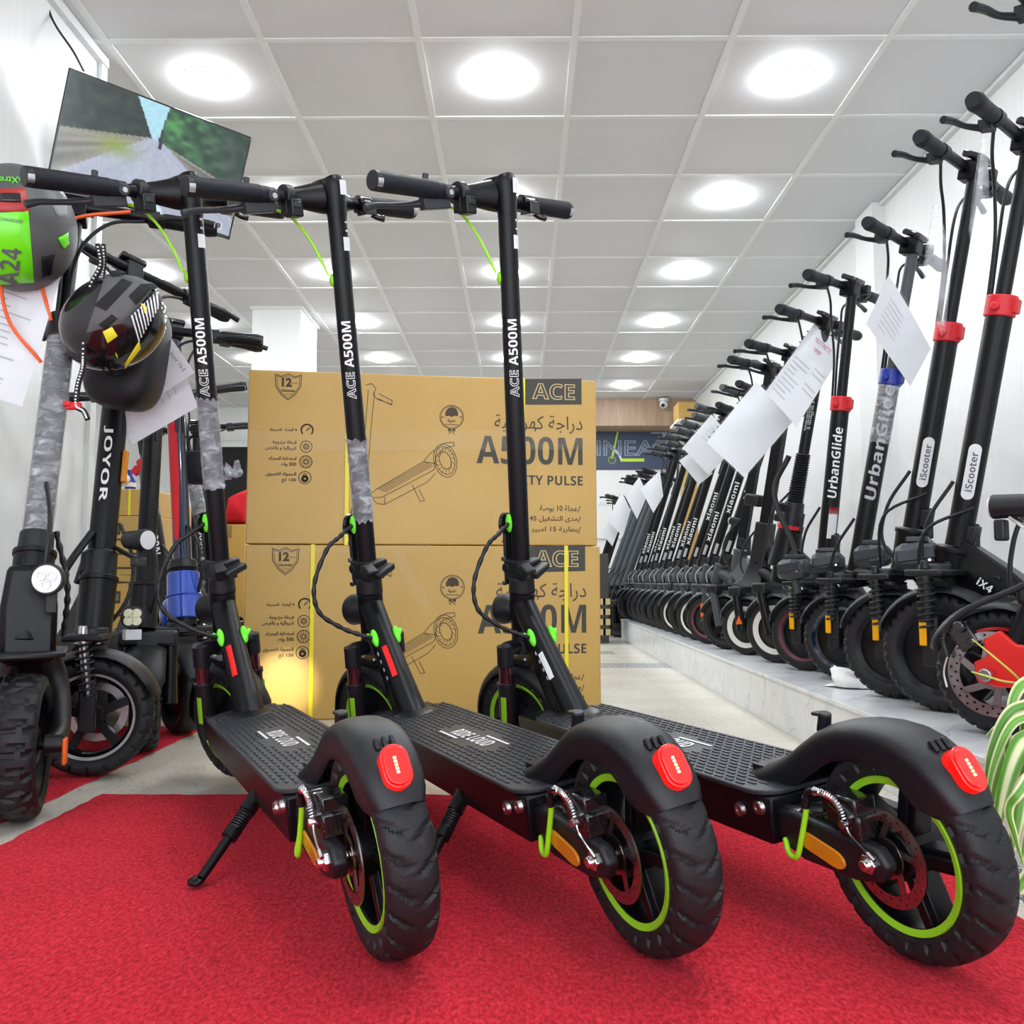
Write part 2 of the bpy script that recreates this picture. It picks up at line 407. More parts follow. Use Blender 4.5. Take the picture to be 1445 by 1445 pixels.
    # caliper, suspension and cable
    b = MB(); b.box((.045, .045, .178), (.05, .034, .035)); b.box((.03, .05, .162), (.035, .03, .03)); b.cyl((.06, .03, .185), (.06, .066, .185), .013); b.cyl((.035, .03, .165), (.035, .068, .165), .01); b.bar((.10, .045, .15), (.03, .045, .17), .02, .02)
    b.cyl((.06, .060, .188), (.02, .064, .172), .008)
    cal = P(b, 'brake_caliper', 'gloss_black', bevel=.003)
    b = MB(); b.cyl((.16, .05, .142), (.125, .05, .146), .015, .015, 20); b.cyl((.165, .02, .14), (.1, .02, .15), .012); P(b, 'shock_absorber', 'steel', bevel=.002)
    b = MB(); b.tube([(.15, .066, .118), (.135, .074, .105), (.118, .076, .106), (.108, .074, .13), (.098, .07, .165), (.096, .07, .178)], .0038, 10, 6); lab(P(b, 'brake_cable', 'green_cable', cal), 'bright green brake cable')
    b = MB(); b.cyl((.098, .07, .172), (.094, .07, .186), .0055); b.tube([(.094, .07, .186), (.088, .07, .194), (.076, .07, .197)], .0045, 10, 4); P(b, 'cable_noodle', 'black_plastic', cal)
    b = MB(); b.cyl((.076, .07, .197), (.067, .07, .198), .006, .004)
    arc2 = spline([(.07, .07, .198), (.05, .071, .197), (.034, .072, .188), (.028, .072, .172)], 6)
    pth = []; 
    for i in range(160):
        t = i / 159 * (len(arc2) - 1); k = min(int(t), len(arc2) - 2); p = arc2[k].lerp(arc2[k + 1], t - k); a = i * .62
        d = (arc2[k + 1] - arc2[k]).normalized(); u = V((0, 1, 0)); q = d.cross(u); pth.append(p + (u * cos(a) + q * sin(a)) * .0036)
    b.tube(pth, .0011, 5)
    b.tube([(.028, .072, .172), (.02, .074, .158), (.0, .076, .148), (-.012, .076, .142)], .0016, 6, 4); b.cyl((.028, .066, .168), (.028, .078, .168), .005); b.cyl((-.008, .076, .144), (-.018, .076, .138), .0028); P(b, 'caliper_spring', 'chrome', cal)
    # fender
    prof = [(.262, .183, .026, .003), (.250, .187, .044, .008), (.225, .195, .046, .016), (.20, .206, .043, .020), (.175, .220, .038, .022), (.15, .238, .035, .022), (.125, .254, .034, .022), (.10, .266, .035, .022), (.07, .275, .036, .024), (.04, .280, .037, .025), (.01, .281, .038, .027), (-.02, .278, .039, .030), (-.045, .270, .039, .034), (-.068, .257, .038, .038), (-.088, .239, .037, .040), (-.102, .219, .035, .032), (-.110, .203, .030, .016)]
    rings = []
    for i, (x, z, w2, sk) in enumerate(prof):
        a, c = prof[max(i - 1, 0)], prof[min(i + 1, len(prof) - 1)]; d = V((c[0] - a[0], 0, c[1] - a[1])).normalized(); n = V((d.z, 0, -d.x))
        o = V((x, 0, z)); r = []
        for k in range(21):
            t = -1 + 2 * k / 20; e = abs(t); sg = 1 if t >= 0 else -1
            if e < .7: ph = e / .7 * pi / 2; y = w2 * sin(ph) ** .9; h = -.020 * (1 - cos(ph) ** .8)
            else: y = w2 * (1 - .04 * (e - .7) / .3); h = -.020 - (e - .7) / .3 * sk
            r.append(o + V((0, y * sg, 0)) + n * h)
        r2 = [p - n * .003 - V((0, .003 * p.y / .04, 0)) for p in r][::-1]
        rings.append(r + r2)
    b = MB(); b.rings(rings); b.box((.235, 0, .182), (.03, .06, .02))
    fen = P(b, 'rear_fender', 'black_plastic', angle=60)
    b = MB(); b.cyl((.128, 0, .25), (.121, 0, .276), .0095, .0085); b.box((.131, 0, .273), (.022, .014, .005)); P(b, 'latch_hook', 'black_plastic', fen, bevel=.002)
    b = MB(); q = V((-.066, 0, .259)); d = V((-.66, 0, -.75)).normalized(); n = V((-.75, 0, .66)).normalized()
    for k in (-1, 0, 1): b.box(q - d * .006 - n * .001 + V((0, k * .0095, 0)), (.016, .006, .007), Matrix((d, V((0, 1, 0)), n)).transposed())
    P(b, 'lamp_mount', 'black_plastic', fen, bevel=.002)
    def pill(w, h): return [(cos(a) * w * .86, sin(a) * w * .86 + s * h * .86) for s, a0 in ((1, 0), (-1, 180)) for a in [radians(a0 + 180 * i / 10) for i in range(11)]]
    dn = V((-.52, 0, -.854)); nn = V((-.854, 0, .52)); q = V((-.086, 0, .236))
    b = MB(); b.prism(pill(.0195, .011), q - nn * .004, V((0, -1, 0)), -dn, .018); b.prism(pill(.0165, .010), q + nn * .014, V((0, -1, 0)), -dn, .003)
    tl = lab(P(b, 'tail_light', 'tail_red', fen, bevel=.003, seg=3), 'glowing red tail light')
    b = MB()
    for k in range(-2, 3): b.box(q + nn * .0172 + dn * (k * .0042) + V((0, .001, 0)), (.0012, .0032, .0026), Matrix((nn, V((0, 1, 0)), -dn)).transposed())
    lab(P(b, 'lamp_glow', 'led', tl, smooth=False), 'lit strip of the tail light')
    # kickstand
    b = MB(); k0 = V((.43, .06, .125)); k1 = KFOOT; d = k1 - k0
    b.tube([k0, k0 + d * .22], [.015, .013], 14); b.tube([k0 + d * .22, k0 + d * .97], [.0085, .007], 12); b.cyl(k0 + d * .46, k0 + d * .56, .0125); b.cyl(k0 + d * .2, k0 + d * .27, .0135); b.box((.43, .055, .125), (.04, .03, .025))
    b.ball(k1 + V((.004, .004, 0)), (.016, .013, .006)); ks = P(b, 'kickstand', 'black_paint')
    b = MB(); b.helix(k0 + d * .26, k0 + d * .47, .0105, .002, 8); P(b, 'stand_spring', 'black_plastic', ks)
    # ================= steered front end
    F = steer_T(radians(22)); DZ = -.3047
    T = F @ Tm((0, 0, DZ)) ; w = thing_part('front_wheel', root)
    add_tyre(T, RW, .0925, .062, 'road', w)
    b = MB(T); b.lathe([(.0, -.045), (.03, -.045), (.05, -.034), (.086, -.022), (.098, -.027), (.098, .027), (.086, .022), (.05, .034), (.03, .045), (0, .045)], (0, 0, 0), Yax, 64)
    for k in range(6): 
        for s in (1, -1): b.cyl((.06 * cos(k * 1.047), s * .03, .06 * sin(k * 1.047)), (.06 * cos(k * 1.047), s * .035, .06 * sin(k * 1.047)), .004, .004, 8)
    rim = P(b, 'hub_motor', 'black_paint', w); b = MB(T)
    for s in (-1, 1): b.lathe([(.0835, s * .0232), (.0915, s * .0285), (.0925, s * .026)], (0, 0, 0), Yax, 72)
    P(b, 'rim_stripe', 'green', rim)
    # fork
    b = MB(F)
    for s in (1, -1):
        b.tube([(0, s * .016, -.125), (.0, s * .035, -.122), (-.002, s * .058, -.122), (-.002, s * .064, -.128)], [.016, .0165, .0185, .0185], 16, 3)
        b.cyl((-.002, s * .064, -.112), (-.002, s * .064, -.158), .0185, .019, 20)
        b.cyl((-.002, s * .064, -.196), (-.002, s * .064, -.205), .0215, .0215, 20)
        b.tube([(-.002, s * .064, -.203), (-.002, s * .063, -.27), (0, s * .058, DZ - .02)], [.0195, .0195, .017], 18)
        b.ball((0, s * .056, DZ), (.022, .013, .026))
    b.cyl((0, 0, -.14), (0, 0, -.10), .03, .027)
    fork = P(b, 'fork', 'black_plastic', bevel=.0015)
    for s in (1, -1): b = MB(F); b.cyl((-.002, s * .064, -.157), (-.002, s * .064, -.198), .0155, .0155, 20); lab(P(b, 'fork_stanchion', 'stanchion', fork), 'shiny purplish stanchion')
    for s in (1, -1): b = MB(F); b.box((-.008, s * .0815, -.255), (.014, .004, .06)); lab(P(b, 'fork_reflector', 'green', fork, bevel=.001), 'green strip on the fork leg')
    # front fender
    rings = []
    for i in range(19):
        a = radians(-12 + i * 172 / 18); rr = RW + .016; c = V((0, 0, DZ)) ; e = V((cos(a), 0, sin(a)))
        r = []
        for k in range(11):
            t = -1 + 2 * k / 10; r.append(c + e * (rr - .020 * abs(t) ** 3) + V((0, t * (.038 if 0 < i < 18 else .030), 0)))
        r2 = [p - e * .003 for p in r][::-1]; rings.append(r + r2)
    b = MB(F); b.rings(rings); b.box((0, 0, DZ + RW + .02), (.06, .06, .012)); ff = P(b, 'front_fender', 'black_plastic', angle=60)
    for x, y in ((.02, .02), (-.02, .02), (.02, -.02), (-.02, -.02)): b = MB(F); b.cyl((x, y, DZ + RW + .026), (x, y, DZ + RW + .030), .005, .004, 10); P(b, 'screw', 'steel', ff)
    # stem
    b = MB(F); b.tube([(0, 0, .05), (0, 0, .30), (0, 0, .828)], [.0212, .0212, .0205], 28)
    b.ring((0, 0, .816), (0, 0, 1), .0212, .015, .002)
    stem = P(b, 'stem', 'black_paint')
    b = MB(F); b.cyl((0, 0, -.004), (0, 0, .034), .030, .029, 28); b.box((.0, 0, .052), (.058, .052, .045)); b.cyl((.024, -.027, .055), (.024, .027, .055), .012)
    b.bar((.03, .004, .015), (.03, .004, .175), .036, .008, (1, 0, 0))
    b.bar((-.024, -.03, .068), (-.03, .034, .064), .022, .016); b.bar((-.03, .03, .066), (-.062, .034, .052), .028, .02); b.bar((-.045, -.03, .06), (-.062, .03, .048), .026, .016)
    hinge = P(b, 'folding_latch', 'black_plastic', bevel=.004)
    for t in (.02, .075, .115): b = MB(F); b.cyl((.03, .022, t), (.03, .0245 if t > .1 else .027, t), .006 if t < .1 else .0025, .005 if t < .1 else .0025, 12); P(b, 'bolt', 'steel', hinge)
    b = MB(F); b.disc((.032, .012, .155), V((1, .25, 0)), .024, .008); P(b, 'hook_plate', 'gloss_black', hinge)
    b = MB(F); b.ball((.012, .020, .157), (.010, .007, .021)); lab(P(b, 'cable_clip', 'green_clip', stem), 'bright green cable clip')
    # braided cable loop (local, unsteered end at the neck)
    Fi = F @ V((.012, .022, .157)); pts = [Fi, Fi.lerp(V((1.0, .088, .545)), .6), (1.0, .098, .535), (1.0, .135, .465), (1.0, .133, .405), (.995, .088, .362), (.985, .045, .338), (.978, .028, .33)]
    b = MB(); pp = spline(pts, 10); rr = [.0048 + .0009 * sin(i * 1.6) for i in range(len(pp))]; b.tube(pp, rr, 10)
    P(b, 'braided_cable', 'black_plastic', neck)
    # headlamp
    b = MB(F); b.tube([(.02, 0, -.04), (.04, 0, -.045), (.062, 0, -.05), (.066, 0, -.05)], [.022, .034, .036, .032], 28); hl = P(b, 'headlamp', 'black_plastic', bevel=.001)
    b = MB(F); b.disc((.067, 0, -.05), (1, 0, -.08), .029, .004); P(b, 'lamp_lens', 'lens', hl)
    # ---- top: T head, bars, grips
    b = MB(F); b.tube([(0, 0, .82), (0, 0, .86), (.002, 0, .885), (.006, 0, .897)], [.0212, .0225, .024, .021], 28, 3)
    rings = []
    for y, ey, rx, rz in ((-.115, .052, .011, .011), (-.085, .051, .0135, .014), (-.055, .044, .017, .021), (-.025, .028, .024, .031), (0, .02, .027, .035), (.025, .028, .024, .032), (.055, .044, .018, .024), (.085, .052, .015, .018), (.115, .052, .012, .012)):
        rings.append([V((ey + rx * cos(2 * pi * k / 24), y, .862 + rz * sin(2 * pi * k / 24))) for k in range(24)])
    b.rings(rings); b.box((.022, 0, .893), (.05, .042, .008)); hb = P(b, 'handlebar', 'black_paint', bevel=0, angle=50)
    b = MB(F); b.cyl((.052, -.255, .862), (.052, .30, .862), .0108, .0108, 18); P(b, 'bar_tube', 'black_paint', hb)
    b = MB(F); b.box((.028, 0, .8985), (.03, .03, .003)); P(b, 'display', 'gloss_black', hb)
    for s, y0, y1 in ((1, .150, .305), (-1, .135, .252)):
        b = MB(F); b.tube([(.052, s * (y0 + (y1 - y0) * i / 41), .862) for i in range(42)], [.0175] + [.0182 + .0014 * i / 40 + .0007 * (i % 2) for i in range(40)] + [.019], 26); b.cyl((.052, s * (y0 - .014), .862), (.052, s * (y0 + .002), .862), .0172)
        g = P(b, 'grip', 'grip_rubber')
        b = MB(F); b.cyl((.052, s * (y1 - .001), .862), (.052, s * (y1 + .012), .862), .0202, .0195, 26); P(b, 'grip_cap', 'black_plastic', g, bevel=.002)
        u, w_, d = basis(V((0, s, 0))); want = V((-.75, 0, -.25)).normalized(); a0 = atan2(want.dot(w_), want.dot(u))
        b = MB(F); b.lathe([(.0205, y1 - .001), (.0202, y1 + .0118)], (.052, 0, .862), (0, s, 0), 6, a0 - .42, a0 + .42); P(b, 'cap_reflector', 'alu', g)
    # left controls
    b = MB(F); b.cyl((.052, .118, .862), (.052, .146, .862), .0165, .0165); b.bar((.056, .118, .842), (.062, .185, .834), .020, .026); b.cyl((.034, .128, .858), (.042, .128, .858), .012, .012); b.cyl((.054, .18, .875), (.056, .176, .892), .006, .007)
    b.tube([(.062, .165, .838), (.082, .20, .833), (.092, .24, .829), (.095, .275, .826), (.098, .302, .818)], [.009, .0068, .006, .0065, .0085], 12, 4)
    lv = P(b, 'brake_lever', 'dark_grey', hb, bevel=.002)
    b = MB(F); b.cyl((.0345, .128, .858), (.0325, .128, .858), .0055); P(b, 'clamp_screw', 'alu', lv)
    b = MB(F); b.ring((.052, .088, .862), Yax, .0245, .011, .020, 32); b.box((.034, .084, .836), (.03, .028, .036)); b.box((.05, .087, .838), (.024, .024, .032)); sw_ = P(b, 'switch_pod', 'black_plastic', hb, bevel=.003)
    b = MB(F); b.box((.0185, .084, .842), (.003, .018, .012)); P(b, 'switch_button', 'gloss_black', sw_, bevel=.001)
    b = MB(F); b.tube([(.06, .125, .836), (.063, .085, .830), (.060, .055, .806), (.045, .035, .765), (.018, .023, .70)], .0032, 10, 8); lab(P(b, 'brake_cable', 'green_cable', hb), 'bright green brake cable')
    b = MB(F); b.ball((.013, .018, .69), (.007, .006, .014)); P(b, 'cable_grommet', 'green', stem)
    # right controls
    b = MB(F); b.cyl((.052, -.098, .862), (.052, -.130, .862), .02, .02, 24); b.box((.036, -.112, .85), (.034, .03, .028)); b.tube([(.045, -.12, .85), (.03, -.135, .834), (.022, -.15, .830)], [.008, .007, .008], 10, 3); P(b, 'throttle', 'gloss_black', hb, bevel=.002)
    b = MB(F); b.box((.035, -.108, .8655), (.02, .018, .004)); P(b, 'throttle_badge', 'alu', hb)
    # lettering on the stem, white stickers
    def wrap(r, t0, ang):
        return lambda a, v: V((r * cos(ang - v / r), r * sin(ang - v / r), t0 + a))
    b = MB(F); text(b, mathbold('A500M'), None, None, None, height=.0205, width=.098, fn=wrap(.0217, .552, radians(138))); lt = P(b, 'lettering', 'white_print', stem, smooth=False)
    b = MB(F); text(b, mathbold('ACE'), None, None, None, height=.0205, width=.058, fn=wrap(.0217, .464, radians(138)), outline=.022); P(b, 'lettering', 'white_print', stem, smooth=False)
    for t, a, h in ((.877, 180, .030), (.762, 178, .028)):
        rr = .0252 if t > .83 else .0216
        u, w_, d = basis(V((0, 0, 1))); 
        # lathe starts on basis u: turn it to the wanted angle
        base = atan2(u.y, u.x); rot = Matrix.Rotation(radians(a) - base - .2, 4, 'Z')
        b2 = MB(F @ rot); b2.lathe([(rr, t - h / 2), (rr + .0003, t + h / 2)], (0, 0, 0), (0, 0, 1), 8, 0, .95 if t < .83 else .8); P(b2, 'sticker', 'sticker', stem)
    for t in (.788, .806): b = MB(F); b.cyl((-.0195, -.006, t), (-.0222, -.0072, t), .004, .003, 10); P(b, 'screw', 'steel', stem)
def thing_part(name, root):
    o = bpy.data.objects.new(name, None); COL.objects.link(o); o.empty_display_size = .03; o.parent = root; return o
mm('stanchion', (.26, .10, .13), .12, .9)
FLAB = ['black kick scooter with lime wheel stripes, leftmost of the three on the red carpet', 'middle black kick scooter of the three on red carpet, stem wrapped in film halfway up', 'black kick scooter with lime wheel stripes, rightmost of the three, no film on its stem']
fs = []
for i, (X, Y, yw, ro) in enumerate(POSE):
    if i == 0:
        r = thing('electric_scooter', FLAB[0], 'scooter', group='black scooters on the red carpet'); front_base(r)
    else: r = copy_tree(fs[0]); r['label'] = FLAB[i]
    r.location = (X, Y, .0125); r.rotation_euler = (radians(ro), 0, radians(yw)); fs.append(r)
F22 = steer_T(radians(22))
def film_wrap(root, t0, t1, tail):
    b = MB(F22); rings = []; random.seed(int(t0 * 1000)); n = 30
    for i in range(n + 1):
        t = t0 + (t1 - t0) * i / n
        rings.append([V((cos(2 * pi * k / 24), sin(2 * pi * k / 24), 0)) * (.0228 + random.uniform(-.0006, .0012) + (.002 if i in (0, n) else 0)) + V((0, 0, t + random.uniform(-.002, .002) * (3 if i in (0, n) else 1))) for k in range(24)])
    b.rings(rings, cap=False)
    if tail:
        vs = []; m = 7
        for i in range(m):
            for j in range(5): vs.append(V((-.012 + random.uniform(-.006, .006), -.02 - i * .0075, t0 + .012 + j * .008 * (1 + .35 * sin(i * 1.7)) + i * .001 + random.uniform(-.002, .002))))
        b.add(vs, [[i * 5 + j, i * 5 + j + 1, i * 5 + j + 6, i * 5 + j + 5] for i in range(m - 1) for j in range(4)])
    lab(b.build('plastic_wrap', M['film_dense'], root), 'crumpled clear film round the stem')
film_wrap(fs[0], .236, .430, True); film_wrap(fs[1], .165, .345, False)
# stickers on the down tubes
def tube_sticker(root, x0, x1, ang, wid, m, name, lb, txt=None):
    p0 = V((.854, 0, .168)); p1 = V((1.062, 0, .398)); d = (p1 - p0).normalized(); s = V((0, 1, 0)); u = V((-d.z, 0, d.x)); b = MB(); rings = []
    for i in range(9):
        t = x0 + (x1 - x0) * i / 8; c = p0.lerp(p1, t); rad = .0302 if t < .35 else .0290
        rings.append([c + (u * cos(ang + a * wid / rad) + s * sin(ang + a * wid / rad)) * rad for a in (-.5, -.25, 0, .25, .5)])
    vs = [p for r in rings for p in r]; b.add(vs, [[i * 5 + j, i * 5 + j + 1, i * 5 + j + 6, i * 5 + j + 5] for i in range(8) for j in range(4)])
    o = lab(b.build(name, M[m], root), lb)
    if txt:
        b = MB(); c = p0.lerp(p1, (x0 + x1) / 2); n = u * cos(ang) + s * sin(ang); t2 = n.cross(d)
        fn = lambda a, v: c - d * a + (u * cos(ang + v / .0275) + s * sin(ang + v / .0275)) * .0284
        text(b, txt, None, None, None, height=wid * .55, width=(x1 - x0) * .31 * .8, fn=fn); b.build('lettering', M['ink'], o, smooth=False)
for r in fs[:2]: tube_sticker(r, .30, .56, .55, .012, 'red_sticker', 'red_strip', 'red reflective strip on the down tube')
for r in fs[1:]: 
    b = MB()
    p0 = V((.854, 0, .168)); p1 = V((1.062, 0, .398)); d = (p1 - p0).normalized(); u = V((-d.z, 0, d.x)); s = V((0, 1, 0))
    for k in range(4):
        c = p0.lerp(p1, .32 + .07 * k) + (u * cos(1.35) + s * sin(1.35)) * .0282; b.bar(c, c + d * .008, .004, .001, u * cos(1.35) + s * sin(1.35))
    b.build('caution_mark', M['grey_print'], r)
tube_sticker(fs[2], .30, .52, .95, .013, 'sticker', 'model_label', 'small white label on the down tube', 'A500M')
# ================================================================ the room
CZ, ZP = 2.53, .155
def nodemat(name, build):
    m, nt, b = nodes_of(name); build(nt.nodes, nt.links, b, nt); M[name] = m; return m
def noise(N, L, vec, scale, detail=3, rough=.5, dist=0.):
    n = N.new('ShaderNodeTexNoise'); n.inputs['Scale'].default_value = scale; n.inputs['Detail'].default_value = detail; n.inputs['Roughness'].default_value = rough; n.inputs['Distortion'].default_value = dist
    L.new(vec, n.inputs['Vector']); return n.outputs['Fac']
def ramp(N, L, fac, stops):
    r = N.new('ShaderNodeValToRGB'); e = r.color_ramp.elements
    while len(e) < len(stops): e.new(.5)
    for q, (p, c) in zip(e, stops): q.position = p; q.color = (*c, 1)
    L.new(fac, r.inputs[0]); return r.outputs[0]
def mixc(N, L, fac, a, b, mode='MIX'):
    m = N.new('ShaderNodeMixRGB'); m.blend_type = mode
    for k, v in ((0, fac), (1, a), (2, b)):
        if hasattr(v, 'is_output'): L.new(v, m.inputs[k])
        else: m.inputs[k].default_value = v if k == 0 else (*v, 1)
    return m.outputs[0]
def mth(N, L, op, a, b=None):
    m = N.new('ShaderNodeMath'); m.operation = op
    for k, v in ((0, a), (1, b)):
        if v is None: continue
        if hasattr(v, 'is_output'): L.new(v, m.inputs[k])
        else: m.inputs[k].default_value = v
    return m.outputs[0]
def bumpn(N, L, b, h, strength, dist=.002):
    bp = N.new('ShaderNodeBump'); bp.inputs['Strength'].default_value = strength; bp.inputs['Distance'].default_value = dist
    L.new(h, bp.inputs['Height']); L.new(bp.outputs[0], b.inputs['Normal'])
def f_floor(N, L, b, nt):
    tc = N.new('ShaderNodeTexCoord'); v = tc.outputs['Object']
    base = ramp(N, L, noise(N, L, v, 3, 4), [(.3, (.60, .56, .47)), (.7, (.72, .68, .60))])
    mp = N.new('ShaderNodeMapping'); mp.inputs['Scale'].default_value = (90, 42, 1); L.new(v, mp.inputs[0])
    sp = ramp(N, L, noise(N, L, mp.outputs[0], 1, 3, .6), [(.60, (0, 0, 0)), (.66, (1, 1, 1))])
    sp2 = ramp(N, L, noise(N, L, v, 130, 2), [(.62, (0, 0, 0)), (.68, (1, 1, 1))])
    c = mixc(N, L, mth(N, L, 'MULTIPLY', sp, .42), base, (.16, .15, .14)); c = mixc(N, L, mth(N, L, 'MULTIPLY', sp2, .35), c, (.34, .30, .25))
    br = N.new('ShaderNodeTexBrick'); br.inputs['Scale'].default_value = 1; br.inputs['Brick Width'].default_value = .30; br.inputs['Row Height'].default_value = .30; br.inputs['Mortar Size'].default_value = .0016
    br.inputs['Bias'].default_value = -.1; br.offset = 0.; br.inputs['Color1'].default_value = (1, 1, 1, 1); br.inputs['Color2'].default_value = (0, 0, 0, 1); br.inputs['Mortar'].default_value = (.9, .9, .9, 1)
    L.new(v, br.inputs['Vector'])
    sx = N.new('ShaderNodeSeparateXYZ'); L.new(v, sx.inputs[0])
    far = mth(N, L, 'GREATER_THAN', sx.outputs['Y'], 4.45)
    bands = mth(N, L, 'GREATER_THAN', mth(N, L, 'MODULO', mth(N, L, 'ADD', sx.outputs['Y'], .2), .9), .62)
    xb = mth(N, L, 'GREATER_THAN', mth(N, L, 'MODULO', mth(N, L, 'ADD', mth(N, L, 'ADD', sx.outputs['X'], 9.), mth(N, L, 'MULTIPLY', mth(N, L, 'FLOOR', mth(N, L, 'DIVIDE', sx.outputs['Y'], .9)), .35)), .9), .3)
    g = mth(N, L, 'MULTIPLY', mth(N, L, 'MULTIPLY', far, bands), xb)
    gcol = ramp(N, L, noise(N, L, v, 60, 3), [(.4, (.20, .20, .22)), (.62, (.52, .52, .54))])
    c = mixc(N, L, mth(N, L, 'MULTIPLY', g, .85), c, gcol)
    # black and white mosaic tiles beside the platform
    vo = N.new('ShaderNodeTexVoronoi'); vo.inputs['Scale'].default_value = 75; L.new(v, vo.inputs['Vector'])
    mo = ramp(N, L, noise(N, L, mp.outputs[0], 1.4, 2), [(.47, (.09, .10, .11)), (.53, (.70, .71, .72))])
    near = mth(N, L, 'MULTIPLY', mth(N, L, 'GREATER_THAN', sx.outputs['X'], .705), mth(N, L, 'MULTIPLY', mth(N, L, 'LESS_THAN', sx.outputs['Y'], 1.72), mth(N, L, 'GREATER_THAN', sx.outputs['Y'], 1.36)))
    c = mixc(N, L, near, c, mo)
    c = mixc(N, L, mth(N, L, 'MULTIPLY', br.outputs['Fac'], .35), c, (.35, .33, .3))
    L.new(c, b.inputs['Base Color']); b.inputs['Roughness'].default_value = .24; b.inputs['Specular IOR Level'].default_value = .45
nodemat('floor_tile', f_floor)
def f_carpet(N, L, b, nt):
    tc = N.new('ShaderNodeTexCoord'); v = tc.outputs['Object']
    mp = N.new('ShaderNodeMapping'); mp.inputs['Scale'].default_value = (1, .55, 1); L.new(v, mp.inputs[0])
    big = noise(N, L, mp.outputs[0], 7, 5, .6); fine = noise(N, L, mp.outputs[0], 190, 4, .7)
    c = ramp(N, L, big, [(.3, (.46, .008, .020)), (.7, (.62, .014, .032))])
    c2 = ramp(N, L, fine, [(.36, (.26, .003, .010)), (.52, (.66, .016, .036)), (.72, (.84, .07, .09))])
    c = mixc(N, L, .7, c, c2)
    fl = ramp(N, L, noise(N, L, v, 420, 1), [(.80, (0, 0, 0)), (.83, (1, 1, 1))])
    c = mixc(N, L, mth(N, L, 'MULTIPLY', fl, .35), c, (.75, .55, .5))
    L.new(c, b.inputs['Base Color']); b.inputs['Roughness'].default_value = .95; b.inputs['Specular IOR Level'].default_value = .1
    b.inputs['Sheen Weight'].default_value = .1; b.inputs['Sheen Tint'].default_value = (1, .35, .4, 1)
    h = mth(N, L, 'ADD', mth(N, L, 'MULTIPLY', fine, 1.), mth(N, L, 'MULTIPLY', noise(N, L, mp.outputs[0], 45, 3), .9)); bumpn(N, L, b, h, .85, .006)
nodemat('carpet_pile', f_carpet)
def f_wall(N, L, b, nt):
    tc = N.new('ShaderNodeTexCoord'); v = tc.outputs['Object']
    mp = N.new('ShaderNodeMapping'); mp.inputs['Scale'].default_value = (26, 26, .7); L.new(v, mp.inputs[0])
    g = noise(N, L, mp.outputs[0], 2, 5, .6, .6)
    c = ramp(N, L, g, [(.35, (.77, .775, .765)), (.6, (.80, .805, .795))])
    L.new(c, b.inputs['Base Color']); b.inputs['Roughness'].default_value = .42; bumpn(N, L, b, g, .12, .002)
nodemat('wall_panel', f_wall)
def f_ceil(N, L, b, nt):
    tc = N.new('ShaderNodeTexCoord'); v = tc.outputs['Object']
    g = noise(N, L, v, 90, 4); c = ramp(N, L, noise(N, L, v, .8, 2), [(.3, (.63, .625, .635)), (.7, (.68, .675, .685))])
    L.new(c, b.inputs['Base Color']); b.inputs['Roughness'].default_value = .7; bumpn(N, L, b, g, .15, .002)
nodemat('ceiling_tile', f_ceil)
def f_marble(N, L, b, nt):
    tc = N.new('ShaderNodeTexCoord'); v = tc.outputs['Object']
    w = noise(N, L, v, 2.2, 6, .6, 1.8)
    c = ramp(N, L, w, [(.40, (.76, .78, .80)), (.49, (.69, .72, .76)), (.55, (.78, .80, .81))])
    ln = ramp(N, L, noise(N, L, v, 3.1, 2, .5, .4), [(.492, (0, 0, 0)), (.4975, (1, 1, 1)), (.503, (0, 0, 0))])
    c = mixc(N, L, mth(N, L, 'MULTIPLY', ln, .5), c, (.40, .40, .42))
    L.new(c, b.inputs['Base Color']); b.inputs['Roughness'].default_value = .22
nodemat('marble', f_marble)
def f_card(N, L, b, nt):
    tc = N.new('ShaderNodeTexCoord'); v = tc.outputs['Object']
    c = ramp(N, L, noise(N, L, v, 3, 4), [(.3, (.49, .295, .068)), (.7, (.54, .335, .084))])
    wv = N.new('ShaderNodeTexWave'); wv.inputs['Scale'].default_value = 55; wv.bands_direction = 'X'; L.new(v, wv.inputs['Vector'])
    c = mixc(N, L, mth(N, L, 'MULTIPLY', wv.outputs['Fac'], .05), c, (.38, .23, .07))
    L.new(c, b.inputs['Base Color']); b.inputs['Roughness'].default_value = .42; bumpn(N, L, b, wv.outputs['Fac'], .05, .001)
nodemat('cardboard', f_card)
def f_wood(N, L, b, nt):
    tc = N.new('ShaderNodeTexCoord'); mp = N.new('ShaderNodeMapping'); mp.inputs['Scale'].default_value = (9, 9, .8); L.new(tc.outputs['Object'], mp.inputs[0])
    c = ramp(N, L, noise(N, L, mp.outputs[0], 2, 5, .6, .8), [(.3, (.30, .19, .12)), (.7, (.43, .30, .20))]); L.new(c, b.inputs['Base Color']); b.inputs['Roughness'].default_value = .5
nodemat('wood_panel', f_wood)
mm('grid_white', (.74, .74, .73), .5); mm('white_paint', (.72, .73, .72), .5); mm('void_black', (.012, .011, .012), .8)
mm('print_brown', (.055, .034, .018), .6); mm('print_black', (.045, .043, .035), .55); mm('print_cream', (.55, .42, .2), .55); mm('strap_yellow', (.80, .68, .015), .35)
